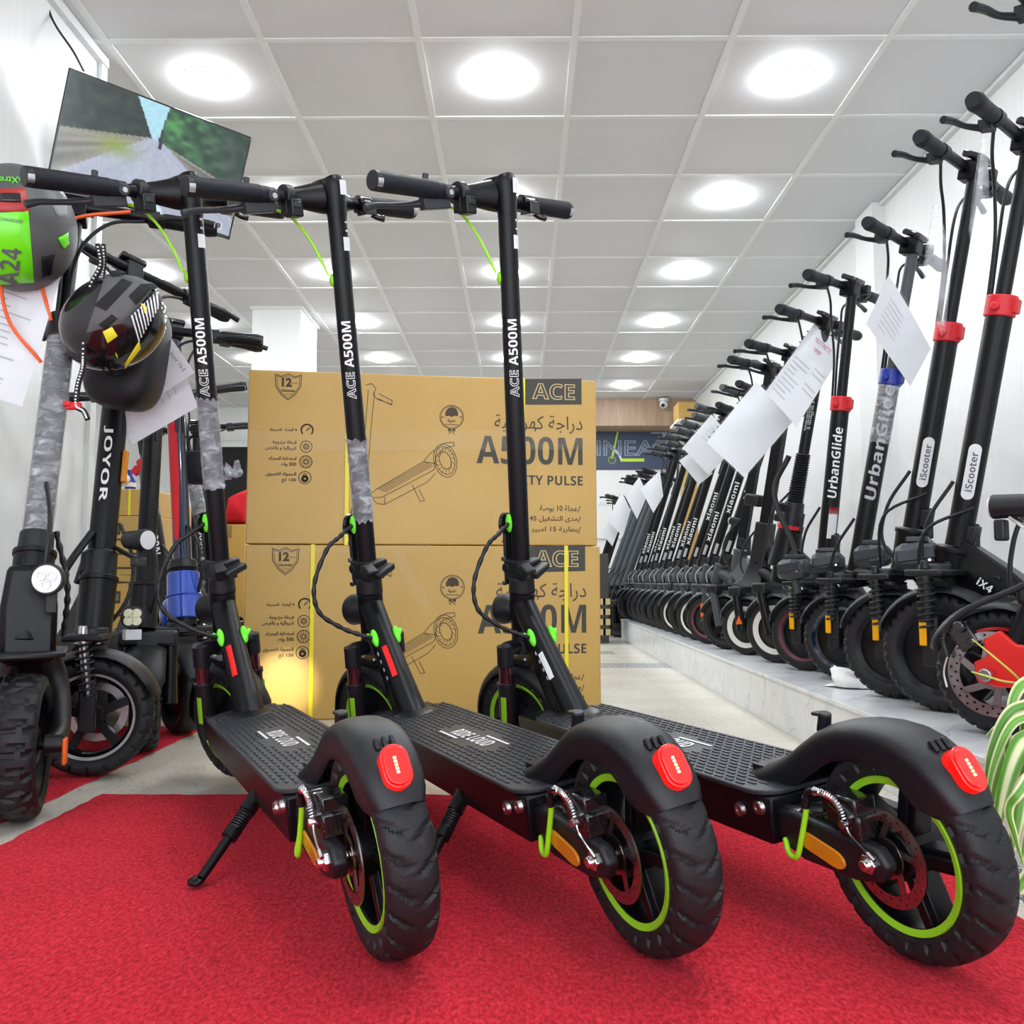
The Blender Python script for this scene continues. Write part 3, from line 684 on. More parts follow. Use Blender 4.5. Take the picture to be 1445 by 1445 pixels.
# floor, ceiling, walls
b = MB(); b.box((-.9, 4.8, -.03), (7.4, 13.2, .06)); struct(b.build('floor', M['floor_tile']))
b = MB(); b.box((-.9, 4.8, CZ + .05), (7.4, 13.2, .1)); struct(b.build('ceiling', M['ceiling_tile']))
b = MB()
for k in range(-7, 5):
    x = -.39 + .6 * k; b.box((x, 4.8, CZ - .002), (.026, 13.0, .008))
for k in range(-8, 13):
    y = 3.383 + .6 * k; b.box((-.9, y, CZ - .0015), (7.2, .026, .0075))
g = struct(b.build('trim_1', M['grid_white'], smooth=False))
b = MB(); b.box((2.06, 4.8, CZ / 2), (.12, 13.2, CZ)); struct(b.build('wall_right', M['wall_panel']))
b = MB(); b.box((1.965, 5.06, CZ / 2), (.07, .26, CZ)); b.box((1.95, 5.06, CZ / 2), (.02, .10, CZ)); b.box((1.985, 4.8, CZ - .012), (.03, 13, .02)); struct(b.build('trim_2', M['white_paint']))
b = MB(); b.box((-1.66 - 1.45, 1.0, CZ / 2), (2.9, 5.02, CZ)); struct(b.build('wall_left', M['wall_panel']))
b = MB(); b.box((-1.650, 1.0, CZ - .02), (.03, 5.02, .04)); b.box((-1.652, 3.49, CZ / 2), (.02, .045, CZ)); b.box((-1.655, 2.55, CZ / 2), (.012, .03, CZ)); struct(b.build('trim_3', M['white_paint']))
b = MB(); b.box((-4.55, 7.2, CZ / 2), (.1, 7.6, CZ)); struct(b.build('wall_far_left', M['wall_panel']))
b = MB(); b.box((-.9, 10.93, CZ / 2), (7.4, .14, CZ)); struct(b.build('wall_back', M['wall_panel']))
b = MB(); b.box((-1.84, 7.09, CZ / 2), (.37, .54, CZ)); struct(b.build('wall_column', M['wall_panel']))
b = MB(); b.box((-1.84, 7.09, CZ - .012), (.40, .57, .024)); struct(b.build('trim_4', M['white_paint']))
b = MB(); b.box((1.0, 10.62, 2.375), (2.2, .44, .31)); struct(b.build('trim_5', M['wood_panel']))
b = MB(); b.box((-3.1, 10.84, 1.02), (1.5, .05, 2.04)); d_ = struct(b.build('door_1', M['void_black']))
b = MB(); b.box((-3.1, 10.82, 2.07), (1.6, .06, .06)); b.box((-2.33, 10.82, 1.02), (.06, .06, 2.04)); b.build('door_frame', M['white_paint'], d_)
# platform for the right row
b = MB(); b.box((1.40, 2.9, ZP - .006), (1.2, 9.0, .012)); b.box((1.40, 2.9, (ZP - .012) / 2), (1.192, 8.99, ZP - .012)); pl = struct(b.build('trim_6', M['marble'], bevel=.001))
b = MB()
random.seed(3)
U, W = V((0, -1, 0)), V((0, 0, 1))
for k in range(9):
    y = 1.2 + k * .62; b.line([(-y, 0), (-y - .02, ZP - .012)], .0018, (.8033, 0, 0), U, W)
    for q in range(2):
        yy = y + random.uniform(.1, .5); a = random.uniform(-.06, .06); h = random.uniform(.05, .12); b.line([(-yy, ZP - .014), (-yy - a, ZP - .014 - h)], .0012, (.8033, 0, 0), U, W)
b.line([(-7.3, ZP - .0125), (-.5, ZP - .0125)], .0022, (.8033, 0, 0), U, W)
b.build('marking_lines', M['grey_ink'], pl, smooth=False)
# carpets
def carpet(name, label, x0, x1, y0, y1, z, seed, zf=None):
    random.seed(seed); nx, ny = 60, 80; vs = []; fs = []
    for j in range(ny + 1):
        for i in range(nx + 1):
            x = x0 + (x1 - x0) * i / nx; y = y0 + (y1 - y0) * j / ny; e = (i in (0, nx)) or (j in (0, ny))
            if e: x += random.uniform(-.004, .004); y += random.uniform(-.004, .004)
            vs.append((x, y, .001 if e else z + random.uniform(-.0008, .0008) + (zf(x, y) if zf else 0)))
    for j in range(ny):
        for i in range(nx): a = j * (nx + 1) + i; fs.append([a, a + 1, a + nx + 2, a + nx + 1])
    b = MB(); b.add(vs, fs); return tag(b.build(name, M['carpet_pile']), label, 'carpet')
carpet('carpet', 'long bright red carpet under the three black scooters', -.905, .685, -.55, 2.018, .006, 1)
carpet('carpet', 'red carpet strip along the left wall under the chunky scooters', -1.645, -.982, -.55, 2.95, .005, 2)
# ceiling lights
mm('diffuser', (1, 1, 1), .5, emit=(.93, .97, 1.0), estr=44.)
for kx in range(-2, 2):
    for ky in range(-2, 6):
        x, y = -.09 + 1.2 * kx, 3.66 + 1.2 * ky
        if x < -2 and y < 4 or (kx == -1 and ky < 0): continue
        if kx == -2: x -= .0
        px = {-2: 'fourth', -1: 'left hand', 0: 'middle', 1: 'right hand'}[kx]
        ordn = ['above and behind the camera, far', 'above and behind the camera, near', 'first', 'second', 'third', 'fourth', 'fifth', 'sixth'][ky + 2] if ky < 0 else ['first', 'second', 'third', 'fourth', 'fifth', 'sixth'][ky]
        vis = ky >= 0
        lb = ('round white ceiling light, %s from the front in the %s row' % (ordn, px)) if vis else 'round white ceiling light %s, %s row' % (['out of frame overhead', 'out of frame near the shop front'][ky + 2 and 0 if ky == -1 else 1], px)
        t = thing('ceiling_light', lb, 'ceiling light', (x, y, CZ), group='round ceiling lights')
        b = MB(); b.lathe([(.102, 0), (.100, -.004), (.08, -.005)], (0, 0, 0), (0, 0, 1), 32); b.build('housing', M['white_plastic'], t)
        b = MB(); b.lathe([(.094, -.004), (.092, -.018), (.075, -.026), (0, -.028)], (0, 0, 0), (0, 0, 1), 20); b.build('diffuser', M['diffuser'], t)
# cameras under the ceiling
def dome(label, p, aim):
    t = thing('security_camera', label, 'camera', p, group='white dome cameras')
    b = MB(); b.cyl((0, 0, 0), (0, 0, -.03), .052, .055, 28); b.build('base', M['white_plastic'], t, bevel=.003)
    b = MB(); b.ball((0, 0, -.065), .047, seg=24); hd = b.build('head', M['white_plastic'], t)
    a = V(aim).normalized(); b = MB(); b.disc(V((0, 0, -.065)) + a * .044, a, .022, .012); ey = b.build('lens', M['gloss_black'], t); return t
dome('white dome camera where ceiling meets the right wall', at(1172, 326, 5.95) * 1 , (-.3, -.8, -.5)).location.z = CZ
dome('white dome camera on the wooden fascia at the back', (1.62, 10.3, CZ - .02), (-.3, -.8, -.4))
# ---------------------------------------------------------------- television
tk = (1., 1.1073532, 1.1207475, 1.0133943); R4 = [ray(*p) for p in ((92, 92), (352, 192), (329, 340), (70, 257))]
k = 3.02 / R4[0].y; C4 = [V((0, 0, HC)) + r * t * k for r, t in zip(R4, tk)]
o = (C4[0] + C4[2]) / 2; u = (C4[1] - C4[0] + C4[2] - C4[3]).normalized(); n = u.cross(C4[0] - C4[3]).normalized(); w_ = n.cross(u); TW = ((C4[1] - C4[0]).length + (C4[2] - C4[3]).length) / 2; TH = ((C4[0] - C4[3]).length + (C4[1] - C4[2]).length) / 2
tv = thing('television', 'flat television high on the left showing a forest path', 'television'); tv.matrix_world = Matrix.Translation(o) @ Matrix((u, w_, n)).transposed().to_4x4()
b = MB(); b.box((0, 0, -.016), (TW, TH, .024)); b.box((0, -.03, -.045), (TW * .6, TH * .55, .04)); b.build('housing', M['gloss_black'], tv, bevel=.004)
m, nt, pb = nodes_of('screen_picture'); at_ = nt.nodes.new('ShaderNodeVertexColor'); at_.layer_name = 'picture'; nz = nt.nodes.new('ShaderNodeTexNoise'); nz.inputs['Scale'].default_value = 70; nz.inputs['Detail'].default_value = 5
tcx = nt.nodes.new('ShaderNodeTexCoord'); nt.links.new(tcx.outputs['Object'], nz.inputs['Vector']); rp = ramp(nt.nodes, nt.links, nz.outputs['Fac'], [(.3, (.6, .6, .6)), (.7, (1.3, 1.3, 1.3))]); mc = mixc(nt.nodes, nt.links, .22, at_.outputs[0], rp, 'MULTIPLY')
pb.inputs['Base Color'].default_value = (.01, .01, .01, 1); pb.inputs['Roughness'].default_value = .12; nt.links.new(mc, pb.inputs['Emission Color']); pb.inputs['Emission Strength'].default_value = .42
nx, ny = 150, 84; sw, sh = TW - .016, TH - .02; vs = [((i / nx - .5) * sw, (.5 - j / ny) * sh + .003, .0) for j in range(ny + 1) for i in range(nx + 1)]
fcs = [[j * (nx + 1) + i, (j + 1) * (nx + 1) + i, (j + 1) * (nx + 1) + i + 1, j * (nx + 1) + i + 1] for j in range(ny) for i in range(nx)]
b = MB(Matrix.Translation((0, 0, -.0035))); b.add(vs, fcs); scr = b.build('screen', m, tv, smooth=False)
random.seed(5); grain = [[random.random() for _ in range(40)] for _ in range(40)]
def gn(x, y): x, y = x % 39, y % 39; i, j = int(x), int(y); a, c = x - i, y - j; return (grain[j][i] * (1 - a) + grain[j][i + 1] * a) * (1 - c) + (grain[j + 1][i] * (1 - a) + grain[j + 1][i + 1] * a) * c
def picture(x, y):
    vx, vy = .50, .36; dx, dy = x - vx, y - vy; rad = sqrt(dx * dx + dy * dy) + 1e-4; ang = atan2(dy, dx); st = gn(ang * 14 + 30, rad * 3 + 3)
    if dy > -.02 and dy > (-.10 - dx) * .38 and dy > dx * .42 - .02:          # ground
        if dx > -.06 - dy * .75 and dx < .05 + dy * .95: c = (.40 + .1 * st, .44 + .1 * st, .56 + .1 * st)
        else: c = (.16 + .42 * st * st, .16 + .38 * st * st, .15 + .30 * st * st)
        g = exp(-((x - .30) ** 2 / .012 + (y - .52) ** 2 / .008)); c = tuple(q * (1 - .8 * g) + p * .8 * g for q, p in zip(c, (.28, .38, .03)))
    else:
        f = gn(x * 28, y * 22); f = f * f; c = (.006 + .03 * f, .014 + .05 * f, .012 + .03 * f)
        if x > vx + .02: c = (.012 + .08 * f, .05 + .30 * f * max(.15, 1.3 - 2.6 * dx), .03 + .08 * f)
        if abs(dx + .01 + .12 * (vy - y)) < .012 + .22 * max(0, vy - y) * (1 if dx < .0 else .9) and y < vy: c = (.45, .78, .92)
    if (x - .565) ** 2 * 3 + (y - .99) ** 2 < .004: c = (.65, .85, .95)
    if abs(x - .52) < .007 and -.035 < y - vy < .05: c = (.02, .02, .03)
    if (x - .93) ** 2 * 3 + (y - .93) ** 2 < .0016: c = (.8, .82, .86)
    if (x - .93) ** 2 * 3 + (y - .93) ** 2 < .0007: c = (.1, .1, .13)
    return c
ca = scr.data.color_attributes.new('picture', 'FLOAT_COLOR', 'POINT')
for j in range(ny + 1):
    for i in range(nx + 1): ca.data[j * (nx + 1) + i].color = (*picture(i / nx, j / ny), 1)
b = MB(tv.matrix_world.inverted()); pk = o - n * .07; b.tube([pk, pk + V((-.05, .02, .02)), (-1.655, pk.y + .0, pk.z + .03)], .014, 10); b.box((-1.653, pk.y, pk.z + .03), (.012, .12, .2)); b.build('wall_bracket', M['black_paint'], tv)
t = tag(MB().tube([at(118, 100, 3.2), at(103, 72, 3.12), at(78, 35, 3.1), at(68, 8, 3.1), at(72, -18, 3.1), at(85, -40, 3.12)], .004, 8, 8).build('television_cable', M['black_plastic']), 'thin black cable hanging from ceiling to television', 'cable')
# small screws and stains on the left wall panel
# ---------------------------------------------------------------- printed boxes
def carton(label, loc, yaw, w, h, d, straps, lower=False, group='printed scooter cartons'):
    t = thing('cardboard_box', label, 'box', loc, (0, 0, yaw), group)     # origin = bottom left front corner
    b = MB(); b.box((w / 2, d / 2, h / 2), (w, d, h)); b.build('carton', M['cardboard'], t, bevel=.004)
    ux, uy = V((1, 0, 0)), V((0, 0, 1))
    X = lambda x: (x - 350) / 497 * w
    Y = lambda y, x=600: ((765 + 3 * (x - 350) / 497) - y) / (242 - 14 * (x - 350) / 497) * h
    O = lambda x, y, l=.0008: V((X(x), -l, Y(y, x)))
    sc = w / 497
    k = MB()                                                             # brown printing
    tx = lambda s, x, y, hh, align='r', ww=None, **kw: text(k, s, O(x, y), ux, uy, height=hh * sc, width=ww * sc if ww else None, align=align, lift=0, **kw)
    tx(arabic('دراجة كهربائية'), 826, 602, 27, ww=130)
    for y, s, ww in ((718, 'عجلة 10 بوصة', 56), (732.5, 'مدى التشغيل 45 كم', 84), (747, 'بطارية 15 امبير ساعي', 98)):
        a = arabic(s); tx(a, 818, y, 11, ww=ww, bold=.012); k.line([(0, -4.5 * sc), (3 * sc, 4.5 * sc)], 1.1 * sc, O(819, y), ux, uy)
    for y, s, ww in ((608, '4 أوضاع للسرعة', 37), (625.5, 'فرملة مزدوجة', 33), (633.5, 'كهربائية و بالقرص', 43), (648, 'استطاعة المحرك', 38), (656, '500 واط', 22), (669.5, 'الحمولة القصوى', 41), (678, '120 كغ', 20)):
        tx(arabic(s), 417, y, 6.6, ww=ww, bold=.03)
    def circ(x, y, r, wd=1.1, a0=0, a1=360, n=28): k.line([(cos(radians(a0 + (a1 - a0) * i / n)) * r * sc, sin(radians(a0 + (a1 - a0) * i / n)) * r * sc) for i in range(n + 1)], wd * sc, O(x, y), ux, uy)
    def poly(x, y, pts, wd=.9, closed=False): k.line([(p[0] * sc, -p[1] * sc) for p in pts], wd * sc, O(x, y), ux, uy, closed)
    circ(431, 608, 8, 2.2, -40, 220); poly(431, 608, [(-1, 1), (4, -4)], 1.4)
    circ(430, 631, 8); circ(430, 631, 4); circ(430, 631, 2); circ(430, 652, 8.5); circ(430, 652, 2.6)
    for a in range(0, 360, 30): poly(430, 652, [(2.6 * cos(radians(a)), 2.6 * sin(radians(a))), (8 * cos(radians(a)), 8 * sin(radians(a)))], .8)
    circ(429, 674, 8.5); circ(429, 675.5, 3.2, 3.6); circ(429, 671, 2.4, 1)
    # shield
    sh = [(-18, -17), (-9, -14), (0, -18), (9, -14), (18, -17), (17, 0), (9, 12), (0, 19), (-9, 12), (-17, 0)]
    poly(404, 547, sh, 1.1, True); poly(404, 547, [(p[0] * .86, p[1] * .86) for p in sh], .7, True)
    tx('12', 402, 541, 13, 'c', bold=.05); tx('mois', 412.5, 542, 3, 'c'); tx('Garantie', 404, 552.5, 4, 'c', bold=.03); tx(arabic('ضمان'), 404, 557.5, 4, 'c')
    # gift badge
    circ(634, 590, 17, .9); circ(634, 590, 15.5, .5)
    hp = [(-9, 2), (-9.5, -3), (-6, -9), (0, -11), (6, -9), (9, -4), (9, 2), (4, 1), (0, 3), (-4, 1)]
    k.add([O(634 + p[0], 587 + p[1]) for p in hp][::-1], [list(range(len(hp)))]); tx(arabic('هدية'), 634, 595, 6.5, 'c', bold=.03); poly(634, 600.5, [(-9, 0), (9, 0)], .9)
    for sx in (-1, 1): k.add([O(634, 608), O(634 + sx * 5, 605), O(634 + sx * 5, 611)], [[0, 1, 2] if sx < 0 else [0, 2, 1]]); poly(634, 608, [(0, 1), (sx * 4, 6)], 1.2); poly(634 + sx * 13, 590, [(-1, 0), (1, 0)], 1.5)
    # scooter drawing
    for pts in ([(511, 545), (520, 543), (526, 550), (522, 558), (528, 565), (548, 572)], [(530, 557), (549, 567), (548, 573), (529, 564)], [(515, 552), (512, 600), (508, 660), (504, 700)], [(524, 556), (520, 600), (516, 660), (513, 690)],
                [(520, 697), (528, 690), (594, 652), (612, 655), (608, 664), (536, 701), (524, 702), (520, 697)], [(522, 703), (530, 710), (540, 711), (600, 680), (611, 668)], [(540, 701), (540, 710)], [(594, 652), (604, 640), (624, 626), (637, 625), (638, 630), (622, 634), (612, 645), (610, 655)],
                [(578, 684), (590, 707), (596, 706), (588, 690)], [(488, 720), (482, 745), (484, 765)], [(494, 716), (489, 742), (492, 765)], [(500, 700), (492, 730), (500, 764)]): poly(0, 0, [(p[0] - 350, p[1] - 767) for p in pts], .9) if False else k.line([(X(p[0]), Y(p[1], p[0])) for p in pts], .9 * sc, V((0, -.0008, 0)), ux, uy)
    for i in range(26):
        a = i / 25; x = 530 + 66 * a; y = 690 - 37 * a; k.line([(X(x), Y(y)), (X(x + 12), Y(y + 5))], .8 * sc, V((0, -.0008, 0)), ux, uy)
    for rx, ry in ((18, 25), (15, 21), (9, 13)): k.line([(X(625 + rx * cos(a) * .92 + 3 * sin(a)), Y(650 + ry * sin(a) * .92)) for a in [2 * pi * i / 28 for i in range(29)]], .9 * sc, V((0, -.0008, 0)), ux, uy)
    for a in range(0, 360, 24): a = radians(a); k.line([(X(625 + 8 * cos(a)), Y(650 + 11 * sin(a))), (X(625 + 14 * cos(a + .3)), Y(650 + 19 * sin(a + .3)))], .6 * sc, V((0, -.0008, 0)), ux, uy)
    k.build('printing', M['print_brown'], t, smooth=False)
    k = MB(); tx(mathbold('A500M'), 826, 638.5, 41, ww=156); k.build('logo_lettering', M['print_black'], t, smooth=False)
    k = MB(); tx(mathbold('CITY PULSE'), 826, 679, 14, ww=98); k.build('logo_lettering', M['print_black'], t, smooth=False); k = MB()
    k.add([O(741, 573), O(825, 573), O(825, 537), O(741, 537)], [[0, 1, 2, 3]]); lp_ = k.build('logo_panel', M['print_black'], t, smooth=False)
    k = MB(); tx(mathbold('ACE'), 783, 555, 24, 'c', ww=64, outline=.022); k.v = [p + V((0, -.0006, 0)) for p in k.v]; k.build('logo_lettering', M['print_cream'], lp_, smooth=False)
    for x in straps:
        k = MB(); x0 = X(x); e = .0025
        k.box((x0, -e, h / 2), (.013, .0012, h + .004)); k.box((x0, d / 2, h + e - .0005), (.013, d + .008, .0012)); k.box((x0, d + e, h / 2), (.013, .0012, h)); k.build('strap', M['strap_yellow'], t)
    k = MB()
    if not lower:
        n = 40; vs = []
        for i in range(n + 1): vs += [O(352 + 490 * i / n, 609, .0022 + random.uniform(0, .001)), O(352 + 490 * i / n, 636, .0022 + random.uniform(0, .001))]
        k.add(vs, [[2 * i + 1, 2 * i + 3, 2 * i + 2, 2 * i] for i in range(n)])
    else:
        pts = [(545, 527), (560, 528), (572, 550), (585, 575), (608, 606), (600, 612), (585, 603), (571, 583), (556, 550)]
        k.add([O(p[0], p[1] + 4, .0025) for p in pts] , [[0, 8, 7, 2, 1], [2, 7, 6, 3], [3, 6, 5, 4]])
        n = 30; vs = []
        for i in range(n + 1): vs += [O(352 + 250 * i / n, 530, .0025), O(352 + 250 * i / n, 537, .0025)]
        k.add(vs, [[2 * i + 1, 2 * i + 3, 2 * i + 2, 2 * i] for i in range(n)])
    lab(k.build('packing_tape', M['tape'], t), 'clear packing tape')
    return t
carton('large printed cardboard box on the floor, lower of the two behind the scooters', at(341, 1013, 3.05) * 1, radians(8.5), 1.205, .578, .24, (441, 797), True).location.z = .001
carton('large printed cardboard box on top of the other, behind the scooters', at(346, 765, 3.055), radians(9), 1.20, .588, .24, (487, 738)).location.z = .582
# ================================================================ the scooters along the walls
def side_scooter(label, contact, th, B, T, steer=0, R=.125, w=.06, tyre='fine', rim='plain', rimcol=None, fork='arch', body='black_paint', stem='black_paint', sr=.022, square=False, tele=None, collar=None,
                 neck='tube', deckz=.15, wb=1.0, grip='grip_rubber', barhalf=.28, barsteer=None, wide=.085, light=None, reflect=None, fend='black_plastic', display=True, tail=True, group=None, extra=None, name='electric_scooter', bar=True, headr=.031, hood=True, leverside=(1, -1), fender=True, loop=True):
    th = radians(th); root = thing(name, label, 'scooter', contact, (0, 0, th), group)
    inv = (Matrix.Translation(contact) @ Matrix.Rotation(th, 4, 'Z')).inverted()
    B, T = inv @ V(B), inv @ V(T); a = (T - B).normalized(); st = radians(steer); bs = radians(steer if barsteer is None else barsteer)
    P = lambda b, n, m, par=root, **k: b.build(n, M[m] if isinstance(m, str) else m, par, **k)
    FW = Matrix.Rotation(st, 4, 'Z')
    def frame(s):
        f = V((cos(s), sin(s), 0)); f = (f - a * f.dot(a)).normalized(); l = a.cross(f); return Matrix.Translation(B) @ Matrix((f, l, a)).transposed().to_4x4()
    E, EB = frame(st), frame(bs); L = (T - B).length
    # --- wheels
    def wheel(nm, TT, motor):
        o = thing_part(nm, root); ri = R * .72; add_tyre(TT, R, ri, w, tyre, o)
        b = MB(TT); b.lathe([(ri - .012, -.018), (ri - .004, -w * .36), (ri + .004, -w * .42), (ri + .004, w * .42), (ri - .004, w * .36), (ri - .012, .018), (ri - .014, 0), (ri - .012, -.018)], (0, 0, 0), Yax, 48)
        if rim == 'spoke':
            b.cyl((0, -.03, 0), (0, .03, 0), .026)
            for k in range(5): d = V((cos(k * 1.2566 + .4), 0, sin(k * 1.2566 + .4))); b.bar(d * .015, d * (ri - .008), .02, .026, (0, 1, 0))
        else: b.lathe([(0, -.036), (.03, -.036), (.045, -.026), (ri - .012, -.016), (ri - .012, .016), (.045, .026), (.03, .036), (0, .036)], (0, 0, 0), Yax, 40)
        for s in (1, -1): b.cyl((0, s * .03, 0), (0, s * .06, 0), .009, .009, 10)
        r = P(b, 'rim', 'black_paint', o)
        if rimcol:
            b = MB(TT)
            for s in (-1, 1): b.lathe([(ri - .017 if rim == 'white' else ri - .006, s * w * .36), (ri + (.007 if rimcol in ('red_paint', 'silver') else .003), s * w * .47)], (0, 0, 0), Yax, 56)
            P(b, 'rim_stripe', rimcol, r)
        return o, r
    W0 = FW @ Matrix.Translation((0, 0, R)); fwheel, frim = wheel('front_wheel', W0, True)
    WR = Matrix.Translation((-wb, 0, R)); wheel('rear_wheel', WR, False)
    # --- crown, fork
    zc = 2 * R + .055; C = B + a * ((zc - B.z) / a.z); Ci = FW.inverted() @ C
    b = MB(); b.cyl(C, B - a * .012, headr, headr * 1.06, 24); b.ring(B - a * .01, a, headr * 1.14, .012, .012, 28); head = P(b, 'head_tube', body, bevel=.002)
    hy = w / 2 + (.022 if loop else .016)
    if fork == 'arch':
        b = MB(FW); b.box((Ci.x * .8, 0, 2 * R + .032), (.06, 2 * hy + (.035 if loop else .012), .042))
        fk = P(b, 'fork_crown', 'dark_grey' if body == 'head_grey' else 'black_plastic', bevel=.010, seg=3)
        for s in (1, -1):
            b = MB(FW); b.tube([(Ci.x * .8, s * hy, 2 * R + .03), (Ci.x * .45, s * hy, R + .07), (0, s * hy, R - .012)], [.017, .018, .021], 14, 2); lg = P(b, 'fork_leg', body, fk)
            b = MB(FW); b.cyl((Ci.x * .8 - .004, s * hy, 2 * R + .012), (Ci.x * .7, s * hy, 2 * R - .02), .0145, .0145, 14); P(b, 'stanchion', 'silver', lg)
            if reflect:
                b = MB(FW); q = V((Ci.x * .3 + .004, s * (hy + .019), R + .045)); b.box(q, (.016, .006, .062)); lab(P(b, 'fork_reflector', reflect, lg, bevel=.004, seg=3), reflect.split('_')[0] + ' reflector on the fork')
    elif fork == 'spring':
        b = MB(FW); b.box((Ci.x - .005, 0, zc - .008), (.085, 2 * hy + .075, .016)); b.cyl((Ci.x, 0, zc - .02), (Ci.x, 0, zc + .014), .042, .036, 24); fk = P(b, 'fork_plate', 'black_plastic', bevel=.005)
        for s in (1, -1):
            p0 = V((Ci.x - .004, s * (hy + .018), zc - .006)); p1 = V((Ci.x * .3 + .005, s * (hy + .012), R + .055)); lg = thing_part('shock', root)
            b = MB(FW); rk = .0135 if reflect == 'yellow_reflector' else .0105; b.cyl(p0, p1, rk, rk, 12); b.cyl(p0, p0.lerp(p1, .1), .019, .019, 16); P(b, 'shock_rod', 'steel' if rk < .012 else 'black_plastic', lg)
            b = MB(FW); b.helix(p0.lerp(p1, .08), p1, .0175, .0034, 8.5, 6, 12); P(b, 'coil_spring', 'black_plastic', lg)
            b = MB(FW); b.box((p1 + V((0, s * hy, R - .01))) / 2 * 1 + V((0, 0, .005)), (.036, .022, .115)); b.cyl((0, s * hy - .004, R), (0, s * hy + .018, R), .014, .012, 14); bl = P(b, 'fork_block', 'black_plastic', lg, bevel=.004)
            b = MB(FW); b.cyl((p0.x, s * (hy + .018), zc), (p0.x, s * (hy + .018), zc + .02), .011, .009, 14); P(b, 'cap_nut', 'alu' if reflect != 'yellow_reflector' else 'black_plastic', lg, bevel=.002)
            if reflect:
                q = V((p1.x * .6 + .010, s * (hy + .0245), R + .045)); b = MB(FW); b.box(q, (.017, .005, .055)); lab(P(b, 'reflector', reflect, bl, bevel=.006, seg=3), 'amber reflector on the fork block')
    # --- fender
    rings = []
    for i in range(17):
        an = radians((18 if hood else 35) + i * (132 if hood else 100) / 16); e = V((cos(an), 0, sin(an))); r = []; ww = (w / 2 + .012) * (.75 if i in (0, 16) else 1)
        for k in range(9):
            t = -1 + k / 4; r.append(V((0, t * ww, R)) + e * (R + .020 - .014 * abs(t) ** 2.6))
        rings.append(r + [p - e * .003 for p in r][::-1])
    if fender: b = MB(FW); b.rings(rings); b.box((0, 0, 2 * R + .02), (.05, .05, .012)); P(b, 'front_fender', fend, angle=60)
    rings = []
    for i in range(13):
        an = radians(48 + i * 105 / 12); e = V((cos(an), 0, sin(an))); r = [V((-wb, (-1 + k / 3) * (w / 2 + .01), R)) + e * (R + .018 - .01 * abs(-1 + k / 3) ** 2) for k in range(7)]
        rings.append(r + [p - e * .003 for p in r][::-1])
    b = MB(); b.rings(rings); b.bar((-wb + .16, 0, deckz + .03), (-wb + .06, 0, 2 * R + .0), .05, .012); rf = P(b, 'rear_fender', fend, angle=60)
    if tail: b = MB(); b.box((-wb - R * .80, 0, R + R * .78), (.012, .04, .03), Matrix.Rotation(.7, 3, 'Y')); P(b, 'tail_light', 'red_plastic', rf, bevel=.003)
    # --- neck and deck
    hm = C.lerp(B, .55); dk = V((-.24, 0, deckz + .03))
    if neck == 'tube':
        b = MB(); b.tube([hm, hm.lerp(dk, .3) + V((-.01, 0, .02)), hm.lerp(dk, .7), dk, dk + V((-.06, 0, -.01))], [.030, .031, .033, .036, .034], 18, 4)
    else:
        b = MB(); d = (dk - hm); n = V((-d.z, 0, d.x)).normalized()
        if n.z < 0: n = -n
        b.rings([[p + V((0, y, 0)) + n * z for y, z in ((-h1, -h2), (h1, -h2), (h1, h2), (-h1, h2))] for p, h1, h2 in ((hm, .026, .05), (hm.lerp(dk, .5), .034, .052), (dk, .06, .045), (dk + V((-.05, 0, -.02)), .07, .03))])
    P(b, 'neck', body, bevel=.004)
    x1 = -wb + R + .035
    b = MB(); b.prism([(x1, -wide * .82), (-.30, -wide), (-.22, -wide * .5), (-.22, wide * .5), (-.30, wide), (x1, wide * .82)], (0, 0, deckz - .035), (1, 0, 0), (0, 1, 0), .07); dko = P(b, 'deck', body, bevel=.008)
    b = MB(); b.prism([(x1 + .01, -wide * .74), (-.31, -wide * .9), (-.25, -wide * .45), (-.25, wide * .45), (-.31, wide * .9), (x1 + .01, wide * .74)], (0, 0, deckz + .0352), (1, 0, 0), (0, 1, 0), .003); P(b, 'deck_mat', 'deck_rubber', dko)
    for s in (1, -1): b = MB(); b.bar((x1 + .03, s * hy, deckz - .01), (-wb, s * hy, R), .018, .04); P(b, 'swing_arm', 'black_plastic', dko, bevel=.005)
    # --- stem
    def seg(b, f0, f1, r):
        if square: b.box(E.inverted() @ (B + a * (L * (f0 + f1) / 2)), (r * 2.1, r * 1.9, L * (f1 - f0)))
        else: b.cyl((0, 0, L * f0), (0, 0, L * f1), r, r, 26)
    b = MB(E)
    if tele: seg(b, 0, tele, sr)
    else: seg(b, 0, 1, sr)
    so = P(b, 'stem', stem, bevel=.004 if square else 0)
    if tele:
        b = MB(E); b.cyl((0, 0, L * tele - .01), (0, 0, L), sr * .58, sr * .58, 20); P(b, 'upper_tube', tele_m.get(collar, stem) if collar else stem, so)
        b = MB(E); b.ring((0, 0, L * tele), (0, 0, 1), sr * 1.16, sr * .5, .05, 26); b.cyl((0, sr * 1.0, L * tele - .005), (0, sr * 1.55, L * tele - .005), .010, .010, 12); b.bar((.0, -sr * .9, L * tele), (-.012, -sr * 1.7, L * tele - .02), .014, .03); b.box((-sr * 1.15, 0, L * tele), (.012, .03, .034))
        lab(P(b, 'collar_clamp', collar or 'black_plastic', so, bevel=.003), (collar or 'black_plastic').split('_')[0] + ' collar clamp')
    b = MB(E); b.box((-.022 if not square else 0, 0, .03), (.04, .04, .05)); b.bar((-.03, 0, .06), (-.05, .012, -.02), .018, .014); P(b, 'folding_latch', 'black_plastic', so, bevel=.004)
